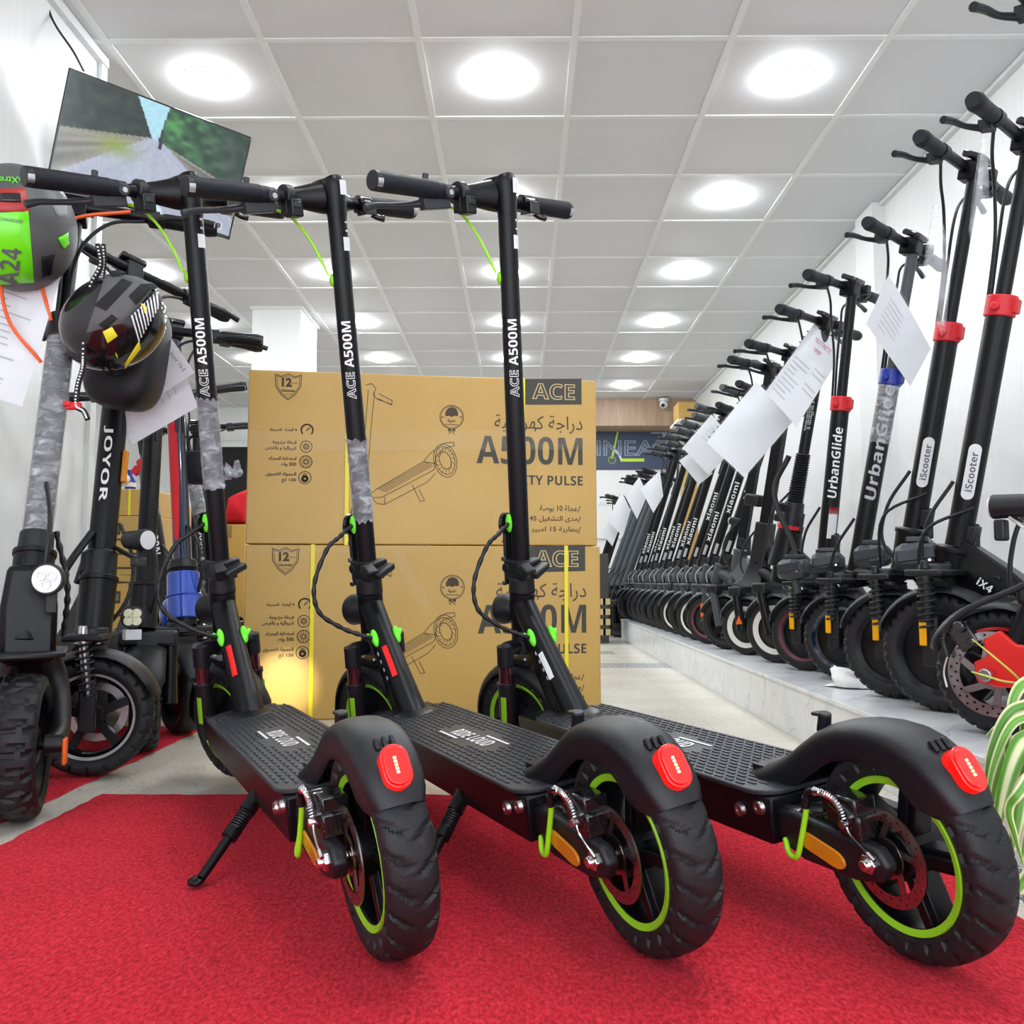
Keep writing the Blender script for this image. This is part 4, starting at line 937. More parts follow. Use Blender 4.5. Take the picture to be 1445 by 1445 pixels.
    # --- handlebar
    if bar:
        b = MB(EB); b.tube([(.02, s * y, L + z) for s, y, z in ((-1, barhalf, -.004), (-1, barhalf * .5, .0), (-1, .05, .0), (1, .05, .0), (1, barhalf * .5, .0), (1, barhalf, -.004))], .0135, 14, 3); b.box((.008, 0, L - .006), (.055, .05, .05)); hb = P(b, 'handlebar', 'black_paint', bevel=.004)
        for s in (1, -1):
            y0, y1 = barhalf - .11, barhalf + .015
            b = MB(EB); b.tube([(.02, s * y0, L - .002), (.02, s * (y0 + .01), L - .002), (.02, s * (y0 + y1) / 2, L - .003), (.02, s * (y1 - .02), L - .004), (.02, s * y1, L - .004)], [.0155, .0175, .0178, .0205, .0165], 20, 4); P(b, 'grip', grip)
            if s in leverside:
                b = MB(EB); b.cyl((.02, s * (y0 - .032), L), (.02, s * (y0 - .006), L), .018, .018, 16); b.box((.035, s * (y0 - .012), L - .018), (.03, .034, .02)); b.tube([(.045, s * (y0 - .01), L - .022), (.066, s * (y0 + .03), L - .026), (.074, s * (y0 + .075), L - .028), (.078, s * (y0 + .118), L - .036)], [.008, .0062, .0075, .0085], 10, 4); P(b, 'brake_lever', 'dark_grey' if grip == 'mid_grey' else 'black_plastic', hb)
        if display: b = MB(EB); b.box((.0, 0, L + .026), (.06, .075, .018), Matrix.Rotation(-.35, 3, 'Y')); P(b, 'display', 'gloss_black', hb, bevel=.006)
        b = MB(EB); b.box((-.0, -.09, L + .004), (.04, .028, .032)); P(b, 'throttle', 'black_plastic', hb, bevel=.004)
        q = .36 if not tele else (1 - tele) * L
        for s, k in ((1, .05), (-1, .045)):
            b = MB(EB); b.tube([(.03, s * (barhalf - .15), L - .02), (.05, s * (barhalf - .22), L - .055), (k, s * .03, L - .12), (sr + .006, s * .012, L - q * .6), (sr * .8 + .004, s * .01, L - q)], .0042, 7, 6); P(b, 'cable', 'black_plastic', hb)
    if loop: b = MB(); b.tube([E @ V((sr + .004, .01, L * .16)), E @ V((.07, .03, L * .05)), E @ V((.06, .03, -.06)), C + V((-.06, .02, -.02)), hm.lerp(dk, .5) + V((0, .03, .03))], .0048, 8, 6); P(b, 'cable_loop', 'black_plastic', so)
    if light:
        b = MB(E); b.box((.05, 0, light), (.05, .036, .036)); b.cyl((.07, 0, light), (.082, 0, light), .0165, .0185, 18); hl = P(b, 'headlamp', 'black_plastic', so, bevel=.006)
        b = MB(E); b.disc((.083, 0, light), (1, 0, 0), .016, .003); P(b, 'lens', 'lens', hl)
    ctx = dict(root=root, E=E, EB=EB, L=L, B=B, T=T, C=C, a=a, FW=FW, P=P, stem=so, sr=sr, inv=inv, R=R, hy=hy, zc=zc, fwheel=fwheel, frim=frim, head=head)
    if extra: extra(ctx)
    root['_'] = 0; del root['_']
    return ctx
tele_m = {'red_plastic': 'black_paint', 'blue_plastic': 'mid_grey'}
def cam_ang(c, f, off=0.):
    p = c['E'].inverted() @ (c['inv'] @ V((0, 0, HC))); return atan2(p.y, p.x) + off
def stem_text(c, s, f, height, width, m='white_print', down=False, off=0., r=None, flat=False, **kw):
    E, L, r = c['E'], c['L'], (r or c['sr']) + .0006; an = cam_ang(c, f, off); z0 = L * f
    fn = (lambda u, v: V((r * cos(an + v / r), r * sin(an + v / r), z0 - u))) if down else (lambda u, v: V((r * cos(an - v / r), r * sin(an - v / r), z0 + u)))
    b = MB(E); text(b, s, None, None, None, height=height, width=width, fn=fn, **kw); b.build('lettering', M[m], c['stem'], smooth=False)
def stem_label(c, f, h, wd, m='sticker', off=0., name='stem_label', lb='white pill label', pill=True):
    E, L, r = c['E'], c['L'], c['sr'] + .0004; an = cam_ang(c, f, off); z0 = L * f; b = MB(E); n = 10; k = 14; vs = []; fs = []
    zs = [(-h / 2 + wd / 2 - wd / 2 * cos(pi / 2 * i / 6)) for i in range(7)] + [-z_ for z_ in [(-h / 2 + wd / 2 - wd / 2 * cos(pi / 2 * i / 6)) for i in range(7)][::-1]]; k = len(zs) - 1
    for z in zs:
        e = max(0, abs(z) - (h / 2 - wd / 2)); hw = sqrt(max(0, (wd / 2) ** 2 - e * e)) if pill else wd / 2
        hw = max(hw, .0005)
        for j in range(n + 1): v = -hw + 2 * hw * j / n; vs.append(V((r * cos(an + v / r), r * sin(an + v / r), z0 + z)))
    fs = [[i * (n + 1) + j, i * (n + 1) + j + 1, (i + 1) * (n + 1) + j + 1, (i + 1) * (n + 1) + j] for i in range(k) for j in range(n)]
    b.add(vs, fs); return lab(b.build(name, M[m], c['stem']), lb)
def stem_film(c, f0, f1, m='film_dense', lb='clear film round the stem'):
    E, L, r = c['E'], c['L'], c['sr'] + .0016; b = MB(E); n = 26; rings = []
    for i in range(n + 1):
        z = L * (f0 + (f1 - f0) * i / n); rings.append([V((cos(2 * pi * k / 22), sin(2 * pi * k / 22), 0)) * (r + random.uniform(-.0006, .001)) + V((0, 0, z + random.uniform(-.003, .003) * (i in (0, n)))) for k in range(22)])
    b.rings(rings, cap=False); lab(b.build('plastic_wrap', M[m], c['stem']), lb)
def spring_cover(c, f0, f1):           # rubber bellows
    E, L = c['E'], c['L']; b = MB(E); prof = []
    for i in range(41): prof.append((c['sr'] + .006 + .006 * (i % 2) - .004 * i / 40, L * (f0 + (f1 - f0) * i / 40)))
    b.lathe(prof, (0, 0, 0), (0, 0, 1), 24); b.build('rubber_bellows', M['rubber'], c['stem'])
def headlight(c, p, s=1., yaw=0.):     # angular lamp; p in the room
    q = c['inv'] @ V(p); T = Matrix.Translation(q) @ Matrix.Rotation(yaw, 4, 'Z')
    b = MB(T); rg = []
    for x, hw, hz, dz in ((-.055, .018, .016, 0), (-.04, .034, .030, .002), (.0, .042, .036, .0), (.035, .040, .034, -.002), (.05, .032, .026, -.004)):
        rg.append([V((x * s, y * s, (z + dz) * s)) for y, z in ((-hw, -hz * .5), (-hw * .6, -hz), (hw * .6, -hz), (hw, -hz * .5), (hw, hz * .5), (hw * .6, hz), (-hw * .6, hz), (-hw, hz * .5))])
    b.rings(rg); b.box((.0, 0, .042 * s), (.05 * s, .05 * s, .014 * s))
    for y in (-.046, .046):
        b.bar(V((-.04, y, .012)) * s, V((.045, y * .9, .0)) * s, .006 * s, .03 * s)
    b.cyl((0, 0, -.034 * s), (-.01 * s, 0, -.085 * s), .010 * s, .012 * s, 12); o = c['P'](b, 'headlight', 'slate_black', bevel=.004 * s, smooth=False)
    b = MB(T); b.ball(V((.046, 0, -.002)) * s, (.008 * s, .026 * s, .020 * s)); b.build('lens', M['lens'], o)
    for y in (-.0435, .0435): b = MB(T); b.cyl(V((-.028, y, -.008)) * s, V((-.028, y * 1.16, -.008)) * s, .0035 * s, .0035 * s, 10); b.build('screw', M['alu'], o)
mm('silver', (.55, .55, .56), .3, .3); mm('runner_green', (.50, .55, .10), .5)
mm('head_grey', (.045, .05, .055), .42)
mm('slate_black', (.030, .034, .042), .38)
g = lambda x, y: on(x, y, ZP)
RG = 'scooters on the white platform'
# ---- nearest: red rim, red swing arm
def x1(c):
    P, R, FW, hy = c['P'], c['R'], c['FW'], c['hy']
    b = MB(FW); b.prism([(.022, R - .016), (.028, R + .022), (.002, R + .035), (.010, R + .066), (-.022, R + .086), (-.05, R + .06), (-.17, R + .05), (-.30, R + .03), (-.30, R - .025), (-.12, R - .02), (-.015, R - .024)], (0, hy + .028, 0), (1, 0, 0), (0, 0, 1), .016)
    arm = lab(P(b, 'suspension_arm', 'red_paint', bevel=.004), 'glossy red suspension arm')
    b = MB(FW); b.ring((0, hy + .010, R), Yax, .082, .060, .003, 64); b.ring((0, hy + .010, R), Yax, .03, .012, .004)
    for k in range(6): a_ = k * 1.047; b.bar((.025 * cos(a_), hy + .010, R + .025 * sin(a_)), (.064 * cos(a_ + .45), hy + .010, R + .064 * sin(a_ + .45)), .013, .003, (0, 1, 0))
    d = P(b, 'brake_disc', 'steel', c['fwheel']); b = MB(FW)
    for k in range(48): a_ = k * pi / 24; rr = .066 + .010 * (k % 2); b.cyl((rr * cos(a_), hy + .0112, R + rr * sin(a_)), (rr * cos(a_), hy + .0122, R + rr * sin(a_)), .0026, .0026, 8)
    P(b, 'hole_pattern', 'gloss_black', d)
    b = MB(FW); b.box((.045, hy + .012, R + .07), (.04, .03, .05), Matrix.Rotation(.6, 3, 'Y')); b.cyl((.05, hy - .01, R + .09), (.05, hy + .04, R + .09), .012); b.cyl((.03, hy + .0, R + .06), (.03, hy + .035, R + .06), .009); P(b, 'brake_caliper', 'gloss_black', bevel=.004)
    b = MB(FW); b.cyl((0, hy + .040, R), (0, hy + .052, R), .014, .012, 20); P(b, 'axle_cap', 'steel', arm, bevel=.002)
    for i, x in enumerate((-.13, -.155)): b = MB(FW); b.box((x, hy + .0445, R + .01), (.006, .001, .03), Matrix.Rotation(.2, 3, 'Y')); P(b, 'arm_slot', 'black_plastic', arm)
    b = MB(FW); pts = [(.075, hy + .03, R + .03), (.08, hy + .03, R + .075), (.04, hy + .03, R + .12), (-.04, hy + .02, R + .16), (-.15, hy + .0, R + .21), (-.3, hy, R + .26)]; pp = spline(pts, 14); b.tube(pp, [.0055 + .0012 * (i % 2) for i in range(len(pp))], 8); P(b, 'coiled_cable', 'black_plastic')
    b = MB(FW); b.tube([(.075, hy + .03, R + .03), (.083, hy + .03, R - .0), (.078, hy + .03, R - .03)], .002, 6, 4); P(b, 'cable_end', 'alu')
    q = c['inv'] @ at(1428, 714, 1.74); e = c['inv'] @ at(1470, 790, 1.80)
    b = MB(); b.tube([q + V((.035, 0, 0)), q + V((-.05, 0, 0))], [.0235, .021], 24); hl = P(b, 'headlamp', 'black_plastic', bevel=.003)
    b = MB(); b.disc(q + V((.036, 0, 0)), (1, 0, 0), .02, .004); P(b, 'lens', 'lens', hl)
    for s in (-.015, .015): b = MB(); b.tube([q + V((0, s, -.022)), q + V((-.03, s, -.05)), e], .004, 8, 4); P(b, 'lamp_bracket', 'chrome', hl)
    b = MB(); b.box(q + V((.02, 0, -.045)), (.02, .03, .04)); P(b, 'lamp_mount', 'black_plastic', hl, bevel=.004)
side_scooter('black scooter with red-rimmed wheel and glossy red suspension arm, nearest on the white platform', g(1419, 1037), 135, at(1492, 800, 1.80), at(1520, 40, 1.66), R=.124, w=.064, tyre='block', rim='spoke', rimcol='red_paint', fork='arch', sr=.028, wb=.95, extra=x1, group=RG, barhalf=.30, fend='dark_grey')
# ---- two with red collars and white pill labels
def x2(c):
    lb_ = stem_label(c, .19, .135, .030); stem_text(c, mathbold('iScooter'), .19, .017, .095, 'ink', r=c['sr'] + .0008)
    b = MB(); q = c['B'].lerp(c['C'], .3); 
    b.tube([c['E'] @ V((-.03, .03, .10)), c['E'] @ V((.06, .07, .02)), c['E'] @ V((.05, .05, -.14))], .004, 8, 6); c['P'](b, 'lamp_cable', 'black_plastic')
def x2a(c):
    x2(c); P = c['P']
    b = MB(); dk = V((-.24, 0, .2)); p0 = c['C'].lerp(c['B'], .35); nz = V((0, 1, 0))
    u = (dk - p0).normalized(); w_ = u.cross(V((0, 1, 0))); w_ = w_ if w_.z > 0 else -w_
    text(b, mathbold('iX4'), p0.lerp(dk, .38) + V((0, .040, 0)), u, w_, height=.02, width=.045); P(b, 'lettering', 'white_print', smooth=False)
    for k in range(3):
        b = MB(); q = p0.lerp(dk, .58 + .05 * k) + V((0, .0405, 0)); b.line([(-.004, -.009), (.004, .009)], .006, q, u, w_); P(b, 'red_mark', 'red_plastic', smooth=False)
    b = MB(); e = dk + V((-.02, .03, .03)); b.tube([e, e + V((0, 0, .03)), e + V((.03, 0, .045)), e + V((.06, 0, .045))], .005, 8, 4); lab(P(b, 'fold_hook', 'dark_red'), 'dark red folding hook')
side_scooter('black scooter with red collar and white pill label, next to the red-rimmed one', g(1335, 1004), 135, at(1352, 770, 2.27), at(1455, 195, 2.08), R=.138, w=.066, tyre='block', rim='plain', fork='spring', sr=.030, tele=.60, collar='red_plastic', neck='box', deckz=.17, extra=x2a, group=RG, reflect='yellow_reflector', headr=.044, fend='black_plastic', barhalf=.30)
c3 = side_scooter('black scooter with red collar and white pill label, next to the blue-collared one', g(1266, 985), 135, at(1290, 745, 2.52), at(1377, 238, 2.34), R=.134, w=.064, tyre='block', rim='plain', fork='spring', sr=.029, tele=.555, collar='red_plastic', neck='box', deckz=.17, extra=x2, group=RG, reflect='yellow_reflector', headr=.042, barhalf=.30)
headlight(c3, at(1296, 786, 2.36), 1.05, .3)
# ---- blue collar, film-wrapped lettering
def x4(c):
    stem_text(c, mathbold('UrbanGlide'), .40, .036, .36, 'grey_print', shear=.1); stem_film(c, .40, .62, 'film_dense')
c4 = side_scooter('black scooter with blue collar clamp, grey upper tube and film-wrapped lettered stem', g(1194, 960), 135, at(1209, 806, 2.94), at(1290, 345, 2.78), R=.129, w=.062, tyre='block', rim='plain', rimcol='navy_paint', fork='spring', sr=.029, tele=.60, collar='blue_plastic', deckz=.17, extra=x4, group=RG, reflect='yellow_reflector', barhalf=.27)
headlight(c4, at(1232, 785, 2.75), .98, .2)
def x5(c):
    stem_text(c, mathbold('UrbanGlide'), .335, .033, .245, shear=.1); o = stem_label(c, .10, .10, .034, name='spec_label', lb='small white label with red top', pill=False, off=.45)
    stem_label(c, .152, .010, .034, m='red_plastic', name='label_top', lb='red top of the label', pill=False, off=.45)
c5 = side_scooter('black scooter with red collar and white lettering, left of the blue-collared one', g(1140, 946), 135, at(1166, 775, 3.26), at(1203, 405, 3.12), R=.124, w=.06, tyre='fine', rim='plain', rimcol='dark_red', fork='spring', sr=.030, tele=.56, collar='red_plastic', deckz=.16, extra=x5, group=RG, reflect='yellow_reflector', barhalf=.27)
headlight(c5, at(1121, 803, 3.02), .95, .1); headlight(c5, at(1168, 794, 3.06), 1.0, .4)
def x6(c):
    spring_cover(c, .12, .36); P, E, L = c['P'], c['E'], c['L']
    b = MB(E); b.box((.02, .0, L * .085), (.07, .075, .035)); b.box((.03, 0, L * .03), (.06, .07, .03)); b.cyl((0, 0, -.03), (0, 0, L * .12), .045, .036, 24); P(b, 'stem_clamp', 'black_plastic', bevel=.006)
    b = MB(E); b.ring((0, 0, -.004), (0, 0, 1), .050, .03, .014); P(b, 'stem_ring', 'red_plastic')
    b = MB(E); b.cyl((0, 0, -.012), (0, 0, -.16), .046, .062, 28); P(b, 'head_cover', 'black_paint', bevel=.004)
    stem_text(c, mathbold('TEEJET'), .55, .026, .12, outline=.02)
    b = MB(E); b.tube([(.03, .05, L * .34), (.06, .06, L * .15), (-.05, .06, -.06), (-.14, .06, -.22)], .011, 8, 8); P(b, 'cable_hose', 'black_plastic')
side_scooter('black scooter with ribbed bellows and red ring low on its stem, white whitewall-style rim', g(1099, 935), 135, at(1116, 742, 3.56), at(1166, 455, 3.42), R=.122, w=.058, tyre='plain', rim='white', rimcol='white_rim', fork='arch', sr=.021, deckz=.16, extra=x6, group=RG, fend='dark_grey', headr=.04, barhalf=.30)
def x7(c):
    P, E, L = c['P'], c['E'], c['L']
    b = MB(E); b.rings([[V((x, y, z)) for x, y in ((-h, -h), (h, -h), (h, h), (-h, h))] for z, h in ((-.12, .075), (-.09, .05), (-.02, .034), (.16, .033))]); P(b, 'stem_foot', 'black_plastic', bevel=.006)
    b = MB(E); b.box((.07, .0, L * .42 - .12), (.07, .06, .05)); P(b, 'headlamp_box', 'black_plastic', bevel=.008)
    b = MB(c['FW']); b.prism([(-.012, -.005), (.016, -.008), (.004, .028)], (0, c['hy'] + .02, c['R'] + .02), (1, 0, 0), (0, 0, 1), .006); lab(P(b, 'fork_mark', 'orange'), 'orange mark beside the hub')
side_scooter('black scooter with thick square stem and white-ringed wheel, behind the bellows one', g(1057, 924), 135, at(1073, 790, 3.93), at(1118, 500, 3.79), R=.114, w=.056, tyre='plain', rim='white', rimcol='white_rim', fork='arch', square=True, sr=.0215, deckz=.15, extra=x7, group=RG, fend='dark_grey', light=None, barhalf=.30)
side_scooter('grey-framed scooter with square black stem and treaded dark wheel, left of the white-ringed ones', g(1026, 916), 135, at(1046, 775, 4.26), at(1088, 520, 4.12), R=.117, w=.058, tyre='block', rim='spoke', fork='arch', square=True, sr=.019, body='mid_grey', stem='black_paint', neck='box', deckz=.15, group=RG, fend='mid_grey', light=.12, barhalf=.29)
# ---- the long row of slim dark grey scooters
def xi(c):
    stem_text(c, mathbold('xiaomi'), c.get('tf', .36), .025, .165, off=-.1); o = stem_label(c, .10, .055, .016, lb='small silver label', pill=False, m='grey_print')
    b = MB(c['E']); E = c['E']; b.tube([E @ V((0, 0, 0))] if False else [V((.035, .02, -.02)), V((.05, .03, -.07)), V((.035, .02, -.11))], .003, 6, 4); c['P'](b, 'cable_bow', 'grey_print', c['head'])
words_ = ['first', 'second', 'third', 'fourth', 'fifth', 'sixth', 'seventh', 'eighth', 'ninth', 'tenth', 'eleventh', 'twelfth', 'thirteenth', 'fourteenth']
row = []
for i in range(12):
    Yc = 4.50 + .262 * i; X = .915 - .004 * i; Z = ZP; lbl = 'slim grey scooter in the long lettered row on platform, %s from near end' % words_[i]; GR = 'slim dark grey scooters in the long row'
    if i in (0, 1, 2):
        dx = (.16, .14, .15)[i]; cc = V((X, Yc, Z)); b0 = cc + V((.07, .0, .385)); t0 = cc + V((.07 + dx + .12, -.17, 1.27 - .03 * (i == 1)))
        def xx(c, k=i): c['tf'] = (.44, .40, .24)[k]; xi(c)
        c = side_scooter(lbl, cc, 135, b0, t0, steer=(0, 4, -3)[i], R=.118, w=.05, tyre='fine', rim='plain', rimcol=('dark_red', 'white_rim', None)[i], fork='arch', body='head_grey', loop=False, stem='black_paint', sr=.0225, deckz=.14, wb=.92, group=GR, fend='mid_grey', reflect=('orange', None, None)[i], extra=xx, grip='mid_grey' if i != 1 else 'grip_rubber', barhalf=.25, wide=.075)
        row.append(c['root'])
    else:
        r = copy_tree(row[{3: 1, 4: 2, 5: 2, 6: 2, 7: 2, 8: 2, 9: 2, 10: 2, 11: 2}[i]]); r['label'] = lbl
        r.location = (X, Yc, Z); r.rotation_euler = (0, radians(random.uniform(-1.2, 1.2)), radians(135 + random.uniform(-4, 4)))
        row.append(r)
# grey-blue ones at the far end and black ones on the floor beyond the platform
far = None
for i in range(4):
    cc = V((.80 - .02 * i, 7.55 + .26 * i, .0)); lbl = 'plain grey-blue scooter past the platform end, %s from the platform' % words_[i]; GR = 'grey-blue scooters past the platform'
    if far is None: far = side_scooter(lbl, cc, 140, cc + V((.05, 0, .42)), cc + V((.36, -.15, 1.30)), R=.125, w=.058, tyre='block', fork='arch', body='black_paint', stem='slate_blue', sr=.030, deckz=.15, wb=.95, group=GR, barhalf=.27)['root']
    else: r = copy_tree(far); r['label'] = lbl; r.location = cc; r.rotation_euler.z = radians(140 + random.uniform(-6, 6))
farb = None
for i in range(3):
    cc = V((.66 + .05 * i, 8.75 + .32 * i, .0)); lbl = 'black scooter with pale grip ends at the far back on the right, %s in line' % words_[i]; GR = 'black scooters at the far back'
    if farb is None: farb = side_scooter(lbl, cc, 150, cc + V((.05, 0, .42)), cc + V((.30, -.12, 1.22)), R=.13, w=.07, tyre='knob', fork='spring', sr=.028, deckz=.16, wb=.95, group=GR, barhalf=.30, grip='black_plastic')['root']
    else: r = copy_tree(farb); r['label'] = lbl; r.location = cc; r.rotation_euler.z = radians(150 + random.uniform(-8, 8))
# ================================================================ the chunky scooters on the left
f0 = lambda x, y: on(x, y, .006)
LGp = 'scooters along the left wall'
def xa(c):
    P, E, L, FW, R, hy = c['P'], c['E'], c['L'], c['FW'], c['R'], c['hy']
    stem_film(c, .02, .62, 'film_dense')
    b = MB(E); b.cyl((0, 0, -.06), (0, 0, .035), .036, .032, 26); P(b, 'stem_socket', 'black_plastic', bevel=.003)
    b = MB(E); b.cyl((0, 0, L * .62 - .03), (0, 0, L * .62 + .03), .031, .031, 26); P(b, 'stem_collar', 'black_plastic', bevel=.003)
    q = c['inv'] @ at(66, 817, 1.74); d = (c['inv'] @ V((-.62, .0, .62)) - q).normalized(); d.z = .02
    b = MB(); b.tube([q - d * .05, q - d * .02, q], [.018, .029, .031], 26); b.box(q - d * .03 + V((0, 0, -.04)), (.02, .02, .05)); hl = P(b, 'headlamp', 'black_plastic', bevel=.002)
    b = MB(); b.disc(q, d, .026, .006, 28); ln = P(b, 'lens', 'lens', hl)
    b = MB(); u, w_, dd = basis(d)
    for k in range(3): e = u * cos(k * 2.09 + .5) + w_ * sin(k * 2.09 + .5); b.torus(q + d * .0035 + e * .011, d, .008, .0014, 16, 6)
    P(b, 'led_pattern', 'alu', ln)
    b = MB(); b.prism([(-.10, -.085), (.07, -.075), (.10, -.03), (.10, .03), (.07, .075), (-.10, .085)], V((c['C'].x - .01, 0, 2 * R + .03)), (1, 0, 0), (0, 1, 0), .012); P(b, 'fork_shelf', 'black_plastic', bevel=.004)
    b = MB(); m = c['B'].lerp(c['C'], .5); b.rings([[m + V((x, y, z)) for x, y in ((-h, -h2), (h, -h2), (h, h2), (-h, h2))] for z, h, h2 in ((-.13, .06, .05), (-.02, .055, .05), (.06, .045, .04))]); P(b, 'head_block', 'black_paint', bevel=.012)
    for s in (1, -1): 
        b = MB(FW); b.tube([(0, s * (hy - .01), R), (-.07, s * (hy - .005), R + .02), (-.13, s * .05, R + .10), (-.12, s * .03, 2 * R + .03)], [.018, .02, .022, .022], 12, 4); b.cyl((0, s * (hy - .022), R), (0, s * (hy + .012), R), .02, .018, 16); ar = P(b, 'trailing_arm', 'black_plastic')
        b = MB(FW); b.box((.012, s * (hy + .014), R - .012), (.03, .008, .05)); lab(P(b, 'arm_guard', 'orange', ar, bevel=.003), 'orange plate beside the tyre')
    b = MB(); b.tube([c['E'] @ V((.03, -.02, L * .62)), c['E'] @ V((.07, -.06, L * .8)), c['E'] @ V((.05, .0, L * .93)), c['E'] @ V((.05, .12, L * .985))], .0042, 8, 8); lab(P(b, 'brake_cable', 'orange_cable'), 'bright orange cable')
    b = MB(); b.tube([c['E'] @ V((.02, -.03, L * .50)), c['E'] @ V((.05, -.10, L * .6)), c['E'] @ V((.08, -.12, L * .75)), c['E'] @ V((.06, -.08, L * .9))], .004, 8, 8); lab(P(b, 'brake_cable', 'orange_cable'), 'bright orange cable')
    b = MB(); pts = spline([c['E'] @ V((-.03, .03, .05)), c['E'] @ V((-.05, .06, -.06)), c['E'] @ V((-.08, .06, -.16))], 16); b.tube(pts, [.0045 + .0022 * (i % 4 < 2) for i in range(len(pts))], 8); P(b, 'cable_sleeve', 'black_plastic')
side_scooter('chunky scooter with film-wrapped stem and big knobbly tyre at the left edge', f0(22, 1157), -62, at(50, 775, 1.86), at(108, 300, 2.10), steer=-8, R=.138, w=.092, tyre='knob', rim='plain', fork='none', sr=.027, tele=.62, fender=False, neck='box', deckz=.17, wb=.78, extra=xa, group=LGp, hood=False, barhalf=.30, fend='black_plastic', headr=.036, wide=.10)
def xb(c):
    P, E, L, FW, R, hy = c['P'], c['E'], c['L'], c['FW'], c['R'], c['hy']
    stem_text(c, mathbold('JOYOR'), .335, .024, .20, down=True, off=-.35, outline=0.)
    b = MB(E); an = cam_ang(c, .3, 1.15); b.box(V((cos(an), sin(an), 0)) * (c['sr'] + .006) + V((0, 0, L * .335)), (.012, .016, .085), Matrix.Rotation(an, 3, 'Z')); lab(P(b, 'stem_reflector', 'amber', c['stem'], bevel=.003), 'amber reflector on the stem')
    q = c['inv'] @ at(196, 762, 2.16); d = V((cos(radians(12)), -.05, -.02)); 
    d = (c['inv'].to_3x3() @ V((.9, -.42, -.02))).normalized()
    b = MB(); b.tube([q - d * .045, q - d * .035, q + d * .02, q + d * .028], [.014, .021, .026, .025], 24); hl = P(b, 'headlamp', 'black_plastic', bevel=.002)
    b = MB(); b.disc(q + d * .028, d, .022, .005, 28); P(b, 'lens', 'lens', hl)
    b = MB(); b.tube([q + V((0, 0, -.02)), q + V((0, 0, -.045)), E @ V((c['sr'], 0, .07))], .006, 8, 4); P(b, 'lamp_bracket', 'black_plastic', hl)
    b = MB(); b.box(q + V((0, 0, -.052)) + d * .0, (.04, .026, .022)); P(b, 'horn', 'dark_grey', hl, bevel=.004)
    b = MB(FW); b.ring((0, hy - .008, R), Yax, .07, .052, .003, 48); P(b, 'brake_disc', 'steel', c['fwheel'])
    b = MB(E); b.cyl((0, 0, -.03), (0, 0, .06), .040, .038, 26); P(b, 'stem_socket', 'black_plastic', bevel=.004)
    b = MB(); b.tube([E @ V((-.02, -.03, .10)), E @ V((-.06, -.07, .0)), E @ V((-.12, -.07, -.14)), E @ V((-.2, -.06, -.22))], .009, 8, 6); P(b, 'cable_hose', 'black_plastic')
side_scooter('tall black scooter with white vertical lettering and silver-rimmed front wheel turned sideways', f0(128, 1093), -48, at(140, 812, 2.24), at(181, 385, 2.42), steer=62, barsteer=14, R=.138, w=.082, tyre='knob', rim='spoke', rimcol='silver', fork='spring', sr=.032, neck='box', deckz=.17, wb=.80, extra=xb, group=LGp, barhalf=.30, headr=.040, wide=.09, fend='black_plastic', reflect=None)
def xc(c):
    P, E, L = c['P'], c['E'], c['L']
    q = c['inv'] @ at(187, 871, 2.42); d = (c['inv'].to_3x3() @ V((.35, -.93, .05))).normalized(); u, w_, dd = basis(d)
    b = MB(); b.disc(q - d * .012, d, .030, .024, 28); hl = P(b, 'headlamp', 'black_plastic', bevel=.003)
    for k in range(4): e = u * cos(k * pi / 2 + .8) + w_ * sin(k * pi / 2 + .8); b = MB(); b.disc(q + e * .0135, d, .0125, .006, 18); lab(P(b, 'lamp_bulb', 'lamp_cream', hl, bevel=.001), 'round cream bulb')
    b = MB(); b.box(q + V((0, 0, -.045)) - d * .002, (.03, .04, .026)); P(b, 'lamp_tag', 'sticker', hl)
mm('lamp_cream', (.80, .76, .52), .3)
side_scooter('black scooter with round four-bulb lamp, third from the left edge along the wall', f0(204, 1058), -52, at(204, 822, 2.56), at(224, 470, 2.74), steer=-18, R=.132, w=.075, tyre='knob', fork='arch', sr=.026, neck='box', deckz=.16, wb=.8, extra=xc, group=LGp, barhalf=.29, headr=.036)
def xd(c):
    P, E, L = c['P'], c['E'], c['L']
    b = MB(E); an = cam_ang(c, .3, -.55); r = c['sr'] + .0008; n = 12; vs = []
    for i in range(n + 1):
        t = .10 + .66 * i / n; hw = .55 * sin(pi * (.06 + .94 * i / n)) ** .5 + .02
        for j in range(7): aa = an - hw + 2 * hw * j / 6; vs.append(V((r * cos(aa), r * sin(aa), L * t)))
    b.add(vs, [[i * 7 + j, i * 7 + j + 1, i * 7 + j + 8, i * 7 + j + 7] for i in range(n) for j in range(6)]); lab(P(b, 'red_flash', 'red_plastic', c['stem']), 'long red flash down the blue stem')
    b = MB(); b.tube([c['C'] + c['a'] * .02, c['B'] - c['a'] * .02], [.052, .048], 26); b.ring(c['C'].lerp(c['B'], .5), c['a'], .054, .03, .008); P(b, 'head_cover', 'blue_paint', bevel=.004)
    b = MB(); m = c['C'].lerp(c['B'], .3); b.ball(m + V((-.07, .0, -.02)), (.06, .05, .06)); P(b, 'neck_cover', 'blue_paint')
    b = MB(E); b.cyl((0, 0, -.01), (0, 0, .02), .046, .04, 24); P(b, 'stem_collar', 'black_plastic', bevel=.003)
side_scooter('scooter with glossy navy stem with red flash and bright blue head, by the cardboard boxes', f0(256, 1034), -50, at(258, 800, 2.86), at(243, 470, 3.0), steer=0, R=.130, w=.072, tyre='fine', fork='spring', stem='navy_paint', sr=.028, neck='tube', deckz=.16, wb=.78, extra=xd, group=LGp, barhalf=.29, reflect='amber', headr=.034)
